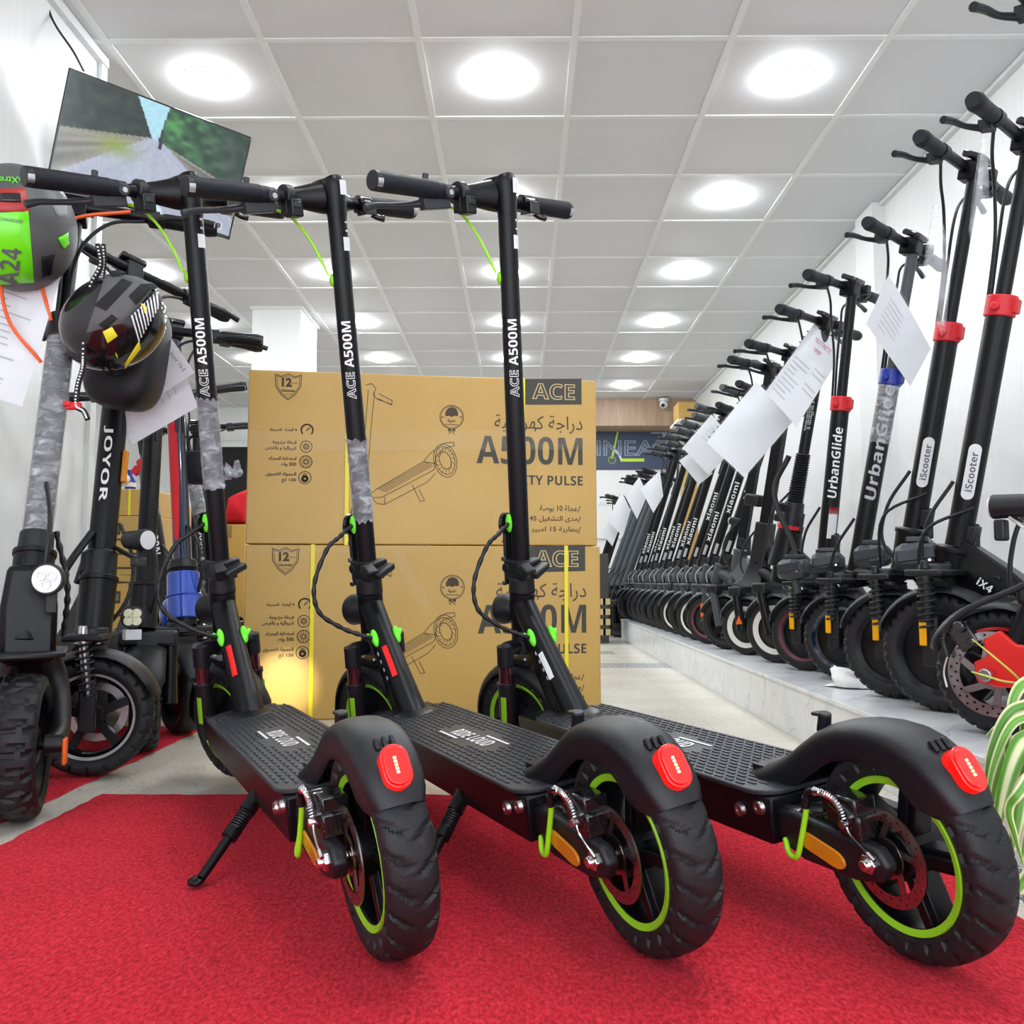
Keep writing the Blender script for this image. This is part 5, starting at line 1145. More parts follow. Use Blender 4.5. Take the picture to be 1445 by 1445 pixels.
def xe(c): stem_text(c, mathbold('A1000N'), .22, .024, .15, down=True, off=-.25); stem_film(c, .33, .66, 'film_dense')
la = V((-1.22, 3.28, 0)); side_scooter('black scooter with film-wrapped lettered stem, left of the navy-stemmed one', la, -60, at(230, 815, 3.30), at(190, 560, 3.42), R=.125, w=.06, tyre='fine', fork='arch', sr=.026, tele=.60, collar='red_plastic', deckz=.15, wb=.9, extra=xe, group=LGp, barhalf=.26)
lb2 = V((-1.10, 3.62, 0)); side_scooter('black scooter with film-wrapped lettered stem, right of the navy-stemmed one', lb2, -75, at(298, 815, 3.62), at(252, 560, 3.74), R=.125, w=.06, tyre='fine', fork='arch', sr=.026, tele=.60, collar='red_plastic', deckz=.15, wb=.9, extra=xe, group=LGp, barhalf=.26)
side_scooter('black scooter farthest back in the left crowd, just before the red cloth', V((-1.62, 4.55, 0)), -90, at(276, 795, 4.55), at(279, 606, 4.65), R=.125, w=.06, tyre='fine', fork='arch', sr=.024, deckz=.15, wb=.66, group=LGp, barhalf=.30)
# ================================================================ papers in plastic sleeves
def quad_grid(q, n, bulge, nrm):
    A, B_, C_, D_ = q; vs = []
    for j in range(n + 1):
        for i in range(n + 1):
            u, v = i / n, j / n; p = (A * (1 - u) + B_ * u) * (1 - v) + (D_ * (1 - u) + C_ * u) * v
            vs.append(p + nrm * (bulge * sin(pi * u) * (.6 + .4 * sin(pi * v)) + bulge * .25 * sin(5 * u + 3 * v)))
    return vs, [[j * (n + 1) + i, j * (n + 1) + i + 1, (j + 1) * (n + 1) + i + 1, (j + 1) * (n + 1) + i] for j in range(n) for i in range(n)]
def sheet(label, px, Y, lines=None, sleeve=True, clear=False, group='paper sheets hung on handlebars', bulge=.006, title=None, seed=1, up=0, tilt=0., holes=None):
    Y = Y if isinstance(Y, (list, tuple)) else [Y] * 4
    q = [at(p[0], p[1], y) for p, y in zip(px, Y)]; n = (q[1] - q[0]).cross(q[3] - q[0]).normalized()
    c = sum(q, V()) / 4
    if n.dot(V((0, 0, HC)) - c) < 0: n = -n
    t = thing('paper_sheet' if not clear else 'plastic_sleeve', label, 'paper' if not clear else 'plastic sleeve', q[up], group=group); off = -q[up]
    q = [p + off for p in q]
    if not clear: b = MB(); b.add(*quad_grid(q, 8, bulge, n)); b.build('sheet', M['paper'], t, angle=80)
    if lines:
        random.seed(seed); b = MB(); A, B_, C_, D_ = q; U_ = (B_ - A); W_ = (D_ - A)
        def P_(u, v): return (A * (1 - u) + B_ * u) * (1 - v) + (D_ * (1 - u) + C_ * u) * v + n * (bulge * sin(pi * u) * (.6 + .4 * sin(pi * v)) + bulge * .25 * sin(5 * u + 3 * v) + .0012)
        for (u0, u1, v, th_) in lines:
            k = 5; vs = []
            for i in range(k + 1): u = u0 + (u1 - u0) * i / k; vs += [P_(u, v - th_), P_(u, v + th_)]
            b.add(vs, [[2 * i, 2 * i + 1, 2 * i + 3, 2 * i + 2] for i in range(k)])
        if b.v: b.build('print_lines', M['grey_ink'], t, smooth=False)
        if title:
            for txt, u, v, hh, ww, m in title:
                b = MB(); vs, fs, w, h = glyphs(txt); b.add([P_(u + p.x / w * ww, v - p.y / h * hh) for p in vs], fs); b.build('lettering', M[m], t, smooth=False)
    if sleeve or clear:
        m = 1.06; cc = sum(q, V()) / 4; b = MB(); b.add(*quad_grid([cc + (p - cc) * m + n * .003 for p in q], 10, bulge * 1.5, n)); lab(b.build('sleeve' if not clear else 'sleeve_front', M['clear_sleeve' if clear else 'sleeve'], t, angle=80), 'clear plastic sleeve')
        if clear: b = MB(); b.add(*quad_grid([cc + (p - cc) * m - n * .004 for p in q], 10, -bulge, n)); b.build('sleeve_back', M['clear_sleeve'], t, angle=80)
    if holes is not None:
        a_, b_ = q[holes], q[(holes + 1) % 4]; inn = (sum(q, V()) / 4 - (a_ + b_) / 2).normalized(); d = (b_ - a_); b = MB()
        for i in range(11): s0 = a_ + d * (.06 + .88 * i / 11) - inn * .004 + n * .007; dd = d.normalized() * .006; ii = inn * .003; b.add([s0 - ii, s0 + dd - ii, s0 + dd + ii, s0 + ii], [[0, 1, 2, 3]])
        b.build('hole_pattern', M['ink'], t, smooth=False)
    return t
def para(n, v0, v1, seed, u0=.1, u1=.9):
    random.seed(seed); return [(u0, u0 + (u1 - u0) * random.uniform(.45, 1), v0 + (v1 - v0) * i / (n - 1), .006) for i in range(n)]
sheet('printed price sheet in a sleeve with red heading box, by the bellows scooter', [(1149, 457), (1193, 492), (1124, 602), (1080, 553)], [3.42, 3.42, 3.40, 3.40], lines=para(9, .45, .9, 2, .08, .55) + [(.62, .95, v, .006) for v in (.4, .46, .6, .66)], title=[('TROTTINETTE', .48, .14, .05, .5, 'red_ink'), ('VMP', .45, .24, .05, .2, 'red_ink')], holes=3, seed=4)
sheet('blank back of a large sheet in a punched sleeve, above the white-ringed wheel', [(1067, 539), (1121, 592), (1050, 674), (997, 624)], [3.62, 3.60, 3.58, 3.60], holes=3, lines=None)
sheet('white sheet behind the blue-collared stem', [(1254, 388), (1314, 492), (1284, 545), (1222, 457)], [2.72, 2.80, 2.80, 2.74], lines=para(7, .25, .8, 5, .15, .5))
sheet('clear plastic sleeve hanging left of the second red-collared stem', [(1319, 286), (1341, 392), (1331, 470), (1304, 384)], [2.30, 2.30, 2.30, 2.30], clear=True, bulge=.012)
sheet('clear plastic sleeve hanging between the two red-collared stems', [(1386, 192), (1394, 330), (1386, 420), (1369, 322)], [2.10, 2.10, 2.10, 2.10], clear=True, bulge=.012)
sheet('white sheet in the long row, upper of the two right beside the big blank sheet', [(1004, 585), (1040, 628), (1000, 670), (963, 632)], 4.75, lines=para(4, .2, .5, 6, .2, .7))
sheet('small white sheet in the long row, lower of the two beside the big blank sheet', [(973, 640), (1006, 668), (986, 684), (958, 650)], 4.85)
sheet('white sheet hanging far down the long row on the right of a pair', [(931, 664), (936, 700), (922, 724), (904, 690)], 6.6, sleeve=False)
sheet('white sheet hanging far down the long row on the left of a pair', [(902, 673), (914, 698), (899, 733), (882, 700)], 7.2, sleeve=False)
sheet('white sheet near the printed boxes, over the far grey-blue stems', [(877, 694), (890, 720), (879, 757), (857, 735)], 7.4, sleeve=False)
sheet('lowest white sheet at the far end, beside the edge of the printed boxes', [(862, 730), (873, 748), (864, 771), (849, 752)], 7.5, sleeve=False)
sheet('long printed sheet in a sleeve hanging at the left edge of the picture', [(-20, 352), (86, 388), (32, 574), (-72, 540)], [1.98, 1.98, 1.95, 1.95], lines=para(16, .12, .8, 8, .12, .8) + para(3, .86, .93, 9, .4, .8), seed=8)
sheet('small printed sheet between the left-edge stem and the grey helmet', [(92, 418), (119, 452), (103, 502), (84, 486)], 2.12, lines=para(5, .3, .8, 10))
TITLED = sheet('titled sheet in a sleeve sticking out right of the black pouch', [(188, 470), (232, 463), (275, 526), (214, 566)], [2.24, 2.24, 2.26, 2.26], lines=para(5, .35, .9, 11, .1, .55), title=None)
sheet('white sheet in a sleeve below the titled sheet, behind the left scooters', [(262, 526), (279, 574), (188, 627), (162, 585)], [2.34, 2.36, 2.34, 2.32], lines=para(4, .2, .5, 12, .1, .5))
p0, p1, p2 = at(238, 494, 2.225), at(262, 527, 2.225), at(254, 491, 2.225); u = (p1 - p0).normalized(); w_ = (p2 - p0) - u * (p2 - p0).dot(u); w_ = w_.normalized(); t = TITLED; b = MB(); text(b, 'Joyor Y6-S', (p0 + p1) / 2 - t.location, u, w_, height=.013, width=.058); b.build('lettering', M['ink'], t, smooth=False)
# ================================================================ helmets, pouch, straps
def helmet_frame(c, r, R=None):
    R = R or Matrix.Identity(3); Ri = R.transposed()
    def hit(x, y, lift=1.):
        o = Ri @ (V((0, 0, HC)) - c); d = Ri @ ray(x, y); o = V((o.x / r[0], o.y / r[1], o.z / r[2])); d = V((d.x / r[0], d.y / r[1], d.z / r[2]))
        A, B_, C_ = d.dot(d), 2 * o.dot(d), o.dot(o) - 1; D_ = B_ * B_ - 4 * A * C_; tt = (-B_ - sqrt(max(D_, 0))) / (2 * A)
        p = o + d * tt; p = p.normalized() * lift; return R @ V((p.x * r[0], p.y * r[1], p.z * r[2]))
    return hit
def patch(hit, poly, lift, m, name, parent, n=10, thick=.02):
    # fill a photo outline (quad with curved sides: 4 corner lists) on the helmet, as a raised panel
    A, B_, C_, D_ = [V(p) for p in poly]; outer = []; fs = []
    for j in range(n + 1):
        for i in range(n + 1):
            u, v = i / n, j / n; p = (A * (1 - u) + B_ * u) * (1 - v) + (D_ * (1 - u) + C_ * u) * v
            e = min(u, 1 - u, v, 1 - v); outer.append(hit(p.x, p.y, lift if e > .01 else lift - thick))
    fs = [[j * (n + 1) + i, j * (n + 1) + i + 1, (j + 1) * (n + 1) + i + 1, (j + 1) * (n + 1) + i][::-1] for j in range(n) for i in range(n)]
    b = MB(); b.add(outer, fs); return b.build(name, M[m], parent, angle=60)
mm('helmet_lining', (.28, .30, .30), .6); mm('helmet_grey', (.085, .088, .088), .45); mm('helmet_green', (.16, .80, .01), .3, coat=.4); mm('helmet_red', (.42, .03, .025), .4); mm('matte_grey', (.10, .10, .105), .6, bump=.3)
hc = at(24, 322, 1.93); hr = (.119, .122, .134)
t = thing('helmet', 'grey and lime green helmet with red band hung at the left edge', 'helmet', hc); hit = helmet_frame(hc, hr)
b = MB(); b.ball((0, 0, 0), hr, seg=36, rg=24); b.build('shell', M['helmet_grey'], t)
gp = patch(hit, [(-40, 303), (40, 298), (48, 398), (-40, 404)], 1.03, 'helmet_green', 'green_panel', t); lab(gp, 'lime green panel')
patch(hit, [(-40, 268), (36, 266), (42, 300), (-40, 297)], 1.03, 'helmet_red', 'red_band', t)
patch(hit, [(0, 274), (28, 274), (30, 287), (0, 286)], 1.06, 'gloss_black', 'band_buckle', t)
patch(hit, [(58, 362), (78, 358), (72, 388), (58, 394)], 1.03, 'black_plastic', 'side_vent', t)
patch(hit, [(81, 336), (96, 328), (96, 344), (90, 352)], 1.03, 'helmet_green', 'green_badge', t)
def hit_text(s, o, ux, uy, hh, ww, m, lift, parent, **kw):
    vs, fs, w, h = glyphs(s, **kw); b = MB(); b.add([hit(o[0] + ux[0] * p.x / w * ww + uy[0] * p.y / h * hh, o[1] + ux[1] * p.x / w * ww + uy[1] * p.y / h * hh, lift) for p in vs], fs); b.build('lettering', M[m], parent, smooth=False)
hit_text(mathbold('A24'), (14, 374), (.12, -1), (-1, -.1), 27, 50, 'ink', 1.045, gp)
hit_text('PERFORMANCE', (15, 311), (-1, -.12), (.1, -1), -5, 34, 'ink', 1.045, gp)
hit_text('oXtreme', (8, 255), (-1, 0), (0, 1), 9, 50, 'green_clip', 1.02, t)
patch(hit, [(70, 282), (94, 280), (96, 306), (82, 306)], 1.02, 'helmet_lining', 'side_pad', t)
# cycle helmet
hc = at(160, 456, 1.97); hr = (.118, .095, .098); HR = Matrix.Rotation(radians(38), 3, 'Y').inverted() if False else Matrix.Rotation(radians(-35), 3, 'Y')
t = thing('cycle_helmet', 'black and grey vented cycle helmet with yellow flashes hanging by its strap', 'helmet', hc); hit = helmet_frame(hc, hr, HR)
b = MB(); b.ball((0, 0, 0), hr, HR, seg=36, rg=24); b.build('shell', M['gloss_black'], t)
up = patch(hit, [(122, 470), (150, 384), (226, 396), (176, 455)], 1.05, 'matte_grey', 'grey_shell', t, thick=.04)
for q in ([(134, 432), (172, 396), (186, 402), (150, 440)], [(180, 420), (196, 404), (212, 410), (190, 432)], [(196, 404), (214, 402), (222, 408), (206, 414)], [(140, 458), (158, 444), (166, 450), (148, 464)], [(150, 384), (170, 380), (176, 388), (158, 394)]): patch(hit, q, 1.075, 'void_black', 'vent_opening', up, 6)
patch(hit, [(145, 468), (158, 461), (166, 474), (152, 484)], 1.03, 'yellow', 'yellow_flash', t, 5); patch(hit, [(198, 428), (207, 432), (208, 446), (202, 444)], 1.035, 'yellow', 'yellow_flash', t, 5)
patch(hit, [(176, 512), (196, 480), (198, 492), (176, 520)], 1.035, 'yellow', 'yellow_flash', t, 5); patch(hit, [(163, 496), (166, 502), (166, 506), (163, 500)], 1.03, 'yellow', 'yellow_flash', t, 4)
sb = patch(hit, [(184, 446), (222, 408), (224, 430), (196, 480)], 1.03, 'black_plastic', 'striped_band', t)
for i in range(9): f = i / 9; a0 = V((184, 446)).lerp(V((222, 410)), f); a1 = V((195, 482)).lerp(V((224, 432)), f); d = V((2.2, -2.2)); patch(hit, [(a0.x, a0.y), (a0.x + d.x, a0.y + d.y), (a1.x + d.x * .7, a1.y + d.y * .7), (a1.x, a1.y)], 1.045, 'white_print', 'stripe_marking', sb, 4)
def cord(label, pts, Yd, r=.006, seg=10):
    w = [at(p[0], p[1], Yd) for p in pts]; pp = spline(w, 12); t = thing('strap_cord', label, 'strap', pp[0]); o = pp[0]
    b = MB(); b.tube([p - o for p in pp], r, 8); b.build('cord', M['cloth_black'], t)
    b = MB()
    for i in range(2, len(pp) - 2, 2): d = (pp[i + 1] - pp[i - 1]).normalized(); p = pp[i] - o + V((.2, -1, 0)).normalized() * r * .92; b.box(p, (.0035, .0022, .0035))
    b.build('stitch_dots', M['white_print'], t, smooth=False); return t
cd_ = cord('black white-stitched strap with red buckle hanging below the cycle helmet', [(138, 345), (142, 375), (128, 405), (120, 450), (118, 500), (117, 520), (110, 545), (108, 572), (118, 580), (124, 592)], 1.90)
b = MB(); c = at(104, 573, 1.90) - cd_.location; b.box(c, (.032, .012, .016)); b.box(c + V((-.012, -.004, .004)), (.016, .01, .012)); lab(b.build('buckle', M['red_plastic'], cd_, bevel=.003), 'red plastic buckle')
cord('second black white-stitched strap looping from handlebar behind the cycle helmet', [(146, 345), (147, 372), (143, 395), (133, 412), (126, 440)], 1.95, .005)
# pouch
def superball(c, r, e, R=None, seg=40, rg=24):
    sp = lambda v: (abs(v) ** e) * (1 if v >= 0 else -1); b = MB(); rings = []
    for i in range(rg + 1):
        tt = radians(-90 + 180 * i / rg); rings.append([])
        for k in range(seg):
            a = 2 * pi * k / seg; p = V((sp(cos(tt)) * sp(cos(a)) * r[0], sp(cos(tt)) * sp(sin(a)) * r[1], sp(sin(tt)) * r[2])); rings[-1].append(c + (R @ p if R else p))
    b.rings(rings); return b
pc = at(181, 502, 2.215); t = thing('handlebar_pouch', 'smooth black hard-shell pouch hanging behind the cycle helmet', 'bag', pc)
superball(V((0, 0, 0)), (.088, .07, .134), .55, Matrix.Rotation(radians(8), 3, 'Y')).build('case', M['black_plastic'], t, angle=60)
for dx, dz in ((.012, -.03), (.004, -.058)): b = MB(); b.torus((dx, -.0715, dz), (0, 1, 0), .013, .0022, 24, 6); b.v = [V(((p.x - dx) * 1.7 + dx, p.y, (p.z - dz) * .6 + dz)) for p in b.v]; b.build('embossed_slot', M['black_paint'], t)
pc = at(276, 660, 3.0); t = thing('black_bag', 'black soft bag hanging behind the left scooter stem', 'bag', pc)
superball(V((0, 0, 0)), (.045, .05, .055), .6).build('bag_body', M['cloth_black'], t); b = MB(); b.tube([(-.03, 0, .05), (-.02, 0, .10), (.02, 0, .10), (.03, 0, .05)], .005, 8, 5); b.build('bag_handle', M['cloth_black'], t)
# ================================================================ cartons and things in the left recess
def plain_box(label, x0, x1, ytop, Y, z0, dep=.3, logo=False, strap=False, yaw=0.):
    a, c = at(x0, ytop, Y), at(x1, ytop, Y); w = c.x - a.x; h = a.z - z0
    t = thing('cardboard_box', label, 'box', (a.x, Y, z0), (0, 0, yaw), 'plain cardboard boxes at the back')
    b = MB(); b.box((w / 2, dep / 2, h / 2), (w, dep, h)); b.build('carton', M['cardboard'], t, bevel=.004)
    b = MB(); b.box((w / 2, dep / 2, h + .0006), (.05, dep, .0012)); b.box((w / 2, -.0006, h - .04), (.05, .0012, .08)); b.build('packing_tape', M['tape'], t)
    if logo:
        b = MB(); b.box((w * .18, -.001, h * .78), (.075, .001, .06)); lp = b.build('logo_panel', M['print_black'], t, smooth=False)
        b = MB(); text(b, mathbold('ACE'), (w * .18, -.002, h * .78), (1, 0, 0), (0, 0, 1), height=.028, width=.058, outline=.02); b.build('logo_lettering', M['print_cream'], lp, smooth=False)
        b = MB()
        for k in range(4): b.line([(w * .2, h * .6 - k * .07), (w * .7, h * .6 - k * .07)], .01, (0, -.001, 0), (1, 0, 0), (0, 0, 1))
        b.build('print_lines', M['print_brown'], t, smooth=False)
    if strap: b = MB(); b.box((w * .55, -.002, h / 2), (.012, .001, h)); b.build('strap', M['strap_yellow'], t)
    return t
z1 = at(180, 812, 4.5).z; z2 = at(180, 728, 4.5).z; z3 = at(180, 690, 4.5).z
plain_box('cardboard box on the floor in the left recess, lowest of its stack', 148, 216, 812, 4.5, 0, logo=True)
plain_box('cardboard box with dark logo panel in the left recess, middle of its stack', 148, 214, 728, 4.5, z1 + .002, logo=True)
plain_box('cardboard box with yellow strap in the left recess, topmost of its stack', 150, 211, 690, 4.5, z2 + .002, strap=True)
plain_box('tall cardboard box right of the strapped stack in the left recess', 217, 236, 700, 4.86, 0)
plain_box('narrow cardboard box behind the navy-stemmed scooter', 237, 258, 712, 5.3, 0)
plain_box('cardboard box under the red cloth, left of the printed boxes', 296, 347, 740, 5.4, 0, logo=True)
# things on the stack
p = at(183, 690, 4.6); p.z = z3
t = thing('spray_bottle', 'blue bottle standing on the strapped cardboard box', 'bottle', p); b = MB(); b.lathe([(0, 0), (.028, 0), (.03, .01), (.03, .05), (.022, .065), (.012, .08), (.012, .095), (0, .095)], (0, 0, 0), (0, 0, 1), 24); b.build('bottle_body', M['blue_plastic'], t)
b = MB(); b.box((.0, 0, .1), (.02, .018, .014)); b.build('bottle_cap', M['blue_plastic'], t, bevel=.002); b = MB(); b.ring((0, 0, .03), (0, 0, 1), .0305, .02, .022, 24); b.build('bottle_label', M['white_plastic'], t)
def crumple(name, label, cat, c, r, seed, m, flat=.5):
    random.seed(seed); ph = [(V((random.uniform(-1, 1), random.uniform(-1, 1), random.uniform(-1, 1))) * 5, random.uniform(0, 6), random.uniform(.10, .24)) for _ in range(12)]
    b = MB(); b.ball((0, 0, 0), 1., seg=40, rg=24); o = []
    for p in b.v:
        k = 1 + sum(a * sin(f.dot(p) + s) for f, s, a in ph); q = V((p.x * r[0] * k, p.y * r[1] * k, max(p.z, -flat) * r[2] * k)); o.append(q)
    z = min(q.z for q in o); b.v = [q - V((0, 0, z)) for q in o]; ob = b.build(name, M[m], None, angle=70); ob.location = c; return tag(ob, label, cat)
mm('white_cloth', (.82, .82, .80), .8, bump=.3, bscale=80); mm('red_cloth', (.60, .01, .02), .9, bump=.9, bscale=240)
crumple('plastic_bag', 'crumpled white plastic bag on the strapped cardboard box', 'bag', V((at(168, 690, 4.6).x, 4.6, z3)), (.045, .05, .05), 4, 'white_cloth')
crumple('white_cloth', 'crumpled white cloth on the platform under two dark tyres', 'cloth', on(1206, 968, ZP + .002), (.062, .05, .034), 9, 'white_cloth', .3)
zt = at(320, 740, 5.4).z
b = MB(); q = [at(311, 741, 5.42), at(349, 741, 5.42), at(349, 688, 5.42), at(318, 699, 5.42)]; q = [p + V((0, 0, zt + .002 - q[0].z)) for p in q]; dy = V((.02, .26, 0)); n = 10; vs = []
for j in range(n + 1):
    f = j / n; k = sin(pi * (.12 + .76 * f)) ** .35
    for i in range(25):
        e = i / 25 * 4; a = int(e); p = q[a % 4].lerp(q[(a + 1) % 4], e - a); c = sum(q, V()) / 4; p = c + (p - c) * k + dy * f; p.z = max(p.z + .006 * sin(9 * f + e * 3), zt + .002); vs.append(p)
b.rings([vs[j * 25:(j + 1) * 25] for j in range(n + 1)])
tag(b.build('red_cloth', M['red_cloth'], None, angle=80), 'bright red felt piece folded on the cardboard box at left back', 'cloth')
tag(MB().tube([V((-1.657, 1.6, .96)), V((-1.655, 1.85, .84)), V((-1.655, 2.1, .79)), V((-1.655, 2.35, .82)), V((-1.655, 2.5, .93)), V((-1.655, 2.52, 1.05))], .004, 8, 8).build('wall_cable', M['white_plastic']), 'white cable sagging along the left wall panel', 'cable')
t = thing('dark_carton', 'dark printed carton on the floor right behind the printed boxes', 'box', (.49, 6.85, 0)); w0 = .165; h0 = .66
b = MB(); b.box((w0 / 2, .2, h0 / 2), (w0, .4, h0)); b.build('carton', M['print_black'], t, bevel=.003); b = MB()
for i in range(2):
    for j in range(4): b.line([(.10 + i * .035, .08 + j * .075), (.10 + i * .035 + .026, .08 + j * .075)], .045, (0, -.001, 0), (1, 0, 0), (0, 0, 1))
b.build('print_pattern', M['print_cream'], t, smooth=False)
plain_box('cardboard box standing against the right wall behind the long row', 966, 984, 655, 8.9, 0, .25)
bx = plain_box('cardboard box high on the shelf at the far right corner', 957, 984, 567, 9.6, 2.14, .3)
tag(MB().box((1.85, 9.75, 2.125), (.42, .5, .026)).build('wall_shelf', M['white_paint'], None, bevel=.002), 'white shelf on the right wall at the far end carrying a carton', 'shelf')
# poster on the back wall
PY = 10.825
a, c = at(690, 602, PY), at(948, 662, PY); t = thing('banner', 'dark blue wide banner with outlined lettering and a lime scooter, back wall', 'sign', (a.x, PY, c.z)); w0, h0 = c.x - a.x, a.z - c.z
mm('banner_blue', (.040, .060, .115), .45); mm('banner_line', (.26, .31, .41), .5); mm('lime', (.50, .70, .03), .4)
b = MB(); b.box((w0 / 2, .02, h0 / 2), (w0, .03, h0)); b.build('panel', M['banner_blue'], t)
S = w0 / 258; ox = lambda x: (x - 690) * S; oy = lambda y: (662 - y) * S
b = MB(); text(b, 'LINEAR', (ox(886), .0, oy(632)), (1, 0, 0), (0, 0, 1), height=22 * S, width=124 * S, outline=.022, lift=0); b.build('lettering', M['banner_line'], t, smooth=False)
b = MB(); U3, W3 = (1, 0, 0), (0, 0, 1)
b.line([(ox(874), oy(602)), (ox(867), oy(633)), (ox(864), oy(646))], 2.6 * S, (0, .0035, 0), U3, W3); b.line([(ox(877), oy(649)), (ox(908), oy(649))], 4.5 * S, (0, .0035, 0), U3, W3)
for r in (5.0,): b.line([(ox(864 + r * cos(q * .3142)), oy(649 + r * sin(q * .3142))) for q in range(21)], 1.4 * S, (0, .0034, 0), U3, W3)
b.build('scooter_print', M['lime'], t, smooth=False)
b = MB(); b.line([(ox(868), oy(636)), (ox(873), oy(640)), (ox(877), oy(648))], 2.6 * S, (0, .003, 0), U3, W3); b.line([(ox(920), oy(610.5)), (ox(943), oy(610.5))], 1.1 * S, (0, .003, 0), U3, W3); b.line([(ox(850), oy(601.8)), (ox(860), oy(601.8))], .8 * S, (0, .003, 0), U3, W3); b.build('small_print', M['sticker'], t, smooth=False)
a, c = at(690, 664, PY), at(905, 760, PY); t = thing('white_board', 'white printed board on the back wall below the blue banner', 'sign', (a.x, PY, c.z)); w0, h0 = c.x - a.x, a.z - c.z; S = w0 / 215
b = MB(); b.box((w0 / 2, .02, h0 / 2), (w0, .03, h0)); b.build('panel', M['white_plastic'], t); b = MB()
for k, q in enumerate((3, 6, 4, 8, 5, 9, 4)): b.line([((156 + k * 2.6) * S, 46 * S), ((156 + k * 2.6) * S, (46 + q) * S)], 1. * S, (0, .004, 0), U3, W3)
text(b, '0000', (166 * S, .004, 83 * S), U3, W3, height=3.5 * S, width=13 * S, outline=.03, lift=0) if False else None
b.build('print_lines', M['grey_ink'], t, smooth=False)
# ================================================================ spider plant on the platform
m, nt, pb = nodes_of('leaf_variegated'); vc = nt.nodes.new('ShaderNodeVertexColor'); vc.layer_name = 'tint'; nt.links.new(vc.outputs[0], pb.inputs['Base Color']); pb.inputs['Roughness'].default_value = .38; pb.inputs['Subsurface Weight'].default_value = .0
PB = V((.905, 1.40, .30)); t = thing('spider_plant', 'green and cream striped spider plant at the lower right edge', 'plant', (PB.x, PB.y, ZP))
LO = -V((PB.x, PB.y, ZP))
def leaf(pts, w, seed, margin=True):
    random.seed(seed); pp = spline(pts, 8); n = len(pp) - 1; b = MB(); vs = []; cols = []
    g = random.uniform(.85, 1.15)
    for i, p in enumerate(pp):
        d = (pp[min(i + 1, n)] - pp[max(i - 1, 0)]).normalized(); s = d.cross(V((-.45, -.8, .25))).normalized(); f = i / n; ww = w * (min(1, .45 + f * 2.2)) * (1 - f ** 2.4) ** .8 + .0004; nn = s.cross(d)
        for k in range(9):
            x = -1 + k / 4; vs.append(p + LO + s * (x * ww) - nn * (abs(x) ** 1.5 * ww * .35))
            e = abs(x); cols.append((.72, .74, .42) if (e > .62) == margin and e != .5 else ((.10 * g, .30 * g, .025) if k % 2 else (.14 * g, .36 * g, .04)))
    b.add(vs, [[i * 9 + k, i * 9 + k + 1, i * 9 + k + 10, i * 9 + k + 9] for i in range(n) for k in range(8)])
    o = b.build('leaf', m, t, angle=80); ca = o.data.color_attributes.new('tint', 'FLOAT_COLOR', 'POINT')
    for i, c in enumerate(cols): ca.data[i].color = (*c, 1)
L_ = [([(1470, 950), (1437, 972), (1424, 1020), (1418, 1110)], 1.34, .010), ([(1470, 985), (1425, 1005), (1398, 1060), (1388, 1128)], 1.33, .010), ([(1480, 1000), (1430, 1020), (1402, 1080), (1391, 1142)], 1.30, .008), ([(1475, 1030), (1440, 1052), (1416, 1120), (1402, 1206)], 1.26, .016),
      ([(1480, 1080), (1445, 1110), (1428, 1190), (1396, 1258)], 1.25, .013), ([(1490, 1190), (1460, 1225), (1430, 1260), (1397, 1269)], 1.24, .012), ([(1478, 1020), (1430, 1048), (1404, 1110), (1398, 1184)], 1.36, .009), ([(1450, 1100), (1424, 1140), (1432, 1180), (1444, 1222)], 1.22, .007),
      ([(1480, 1005), (1440, 1014), (1412, 1022), (1390, 1040)], 1.38, .007), ([(1490, 965), (1462, 975), (1446, 1010), (1440, 1075)], 1.38, .011), ([(1500, 1040), (1460, 1060), (1438, 1120), (1436, 1170)], 1.30, .012), ([(1520, 1100), (1480, 1120), (1452, 1170), (1440, 1220)], 1.24, .011)]
for i, (px, Yd, w) in enumerate(L_):
    pts = [PB + V((random.uniform(-.015, .015), random.uniform(-.015, .015), -.01)), PB.lerp(at(*px[0], Yd), .55) + V((0, 0, .06))] + [at(x, y, Yd) for x, y in px]; leaf(pts, w, i, i not in (3,))
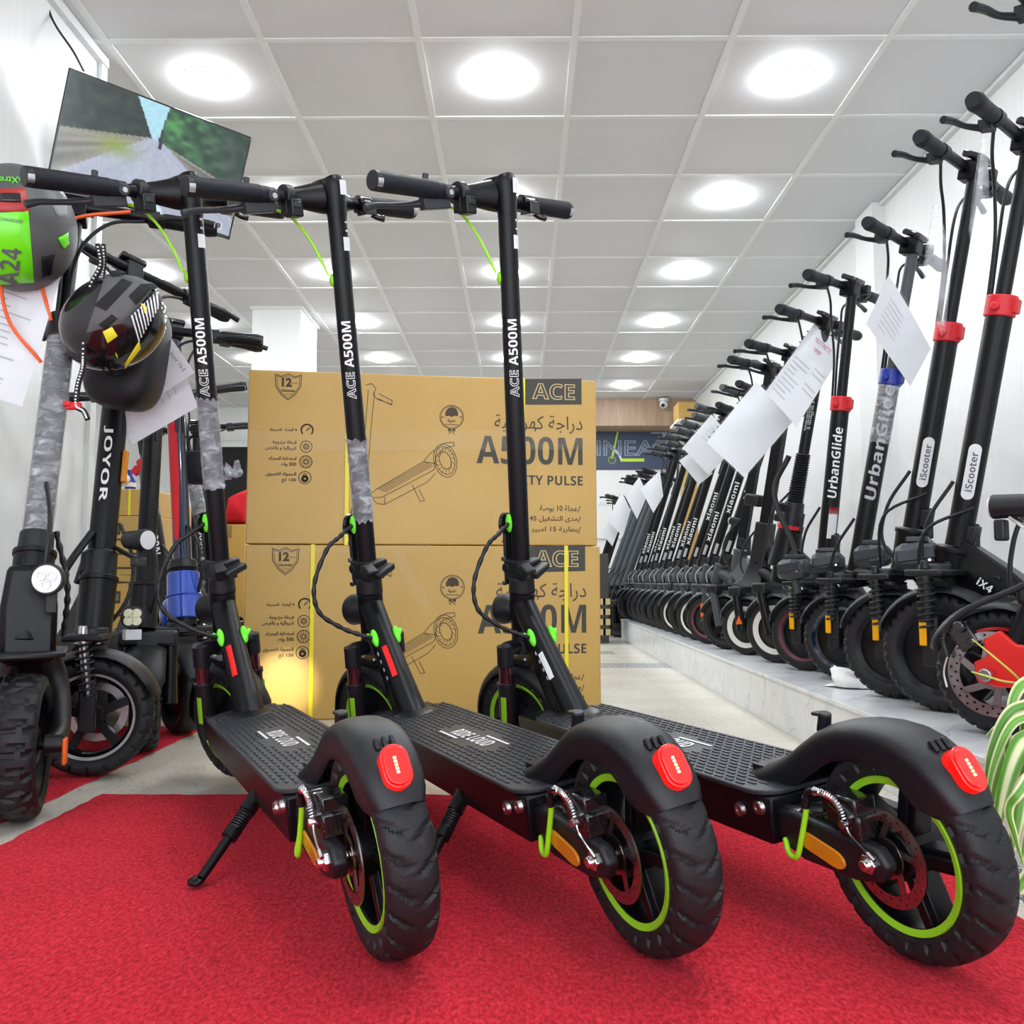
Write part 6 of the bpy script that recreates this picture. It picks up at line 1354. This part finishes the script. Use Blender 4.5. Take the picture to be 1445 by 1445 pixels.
for i in range(12):
    a = i * .24 - 1.3; d = V((cos(a), sin(a), 0)); leaf([PB + d * .01, PB + d * .06 + V((0, 0, .09)), PB + d * .13 + V((0, 0, .08)), PB + d * .19 + V((0, 0, -.04 - .03 * (i % 3)))], .010 + .002 * (i % 3), 40 + i)
for pts in ([(1372, 902), (1400, 925), (1432, 952), (1475, 990)], [(1371, 948), (1392, 954), (1420, 962), (1470, 966)]): b = MB(); b.tube([PB + LO] + [at(x, y, 1.40) + LO for x, y in pts[::-1]], [.0022, .002, .0016, .0016, .001], 8, 6); b.build('runner', M['runner_green'] if 'runner_green' in M else M['lime'], t)
b = MB(); b.lathe([(0, 0), (.050, 0), (.064, .12), (.068, .12), (.068, .135), (.060, .135), (.058, .12), (0, .12)], (0, 0, 0), (0, 0, 1), 36); b.build('pot', M['white_plastic'], t)
b = MB(); b.disc((0, 0, .124), (0, 0, 1), .058, .006); b.build('soil', M['print_brown'], t)
# small yellow tags on the far row are left to the stems; headlamp of the left scooter shines on the box
ld = bpy.data.lights.new('scooter_headlamp', 'SPOT'); lo = bpy.data.objects.new('scooter_headlamp', ld); COL.objects.link(lo); src = pose_M(0) @ F22 @ V((.085, -.0, -.055)); tg = at(402, 965, 3.07); ld.energy = 42; ld.spot_size = radians(15); ld.spot_blend = 1.; ld.color = (1, .90, .66); ld.shadow_soft_size = .02
lo.location = src; lo.rotation_euler = (tg - src).to_track_quat('-Z', 'Y').to_euler()
w = bpy.data.worlds.new('daylight'); scene.world = w; w.use_nodes = True; bg = w.node_tree.nodes['Background']; bg.inputs[0].default_value = (.86, .93, 1, 1); bg.inputs[1].default_value = 1.9
vs_ = scene.view_settings; vs_.view_transform = 'Standard'; vs_.look = 'None'; vs_.gamma = 1.; vs_.use_curve_mapping = False; vs_.exposure = 1.15
cy = scene.cycles; cy.max_bounces = 6; cy.diffuse_bounces = 3; cy.glossy_bounces = 3; cy.transmission_bounces = 3; cy.transparent_max_bounces = 10; cy.caustics_reflective = False; cy.caustics_refractive = False; cy.use_adaptive_sampling = True; cy.adaptive_threshold = .03; cy.sample_clamp_indirect = 6
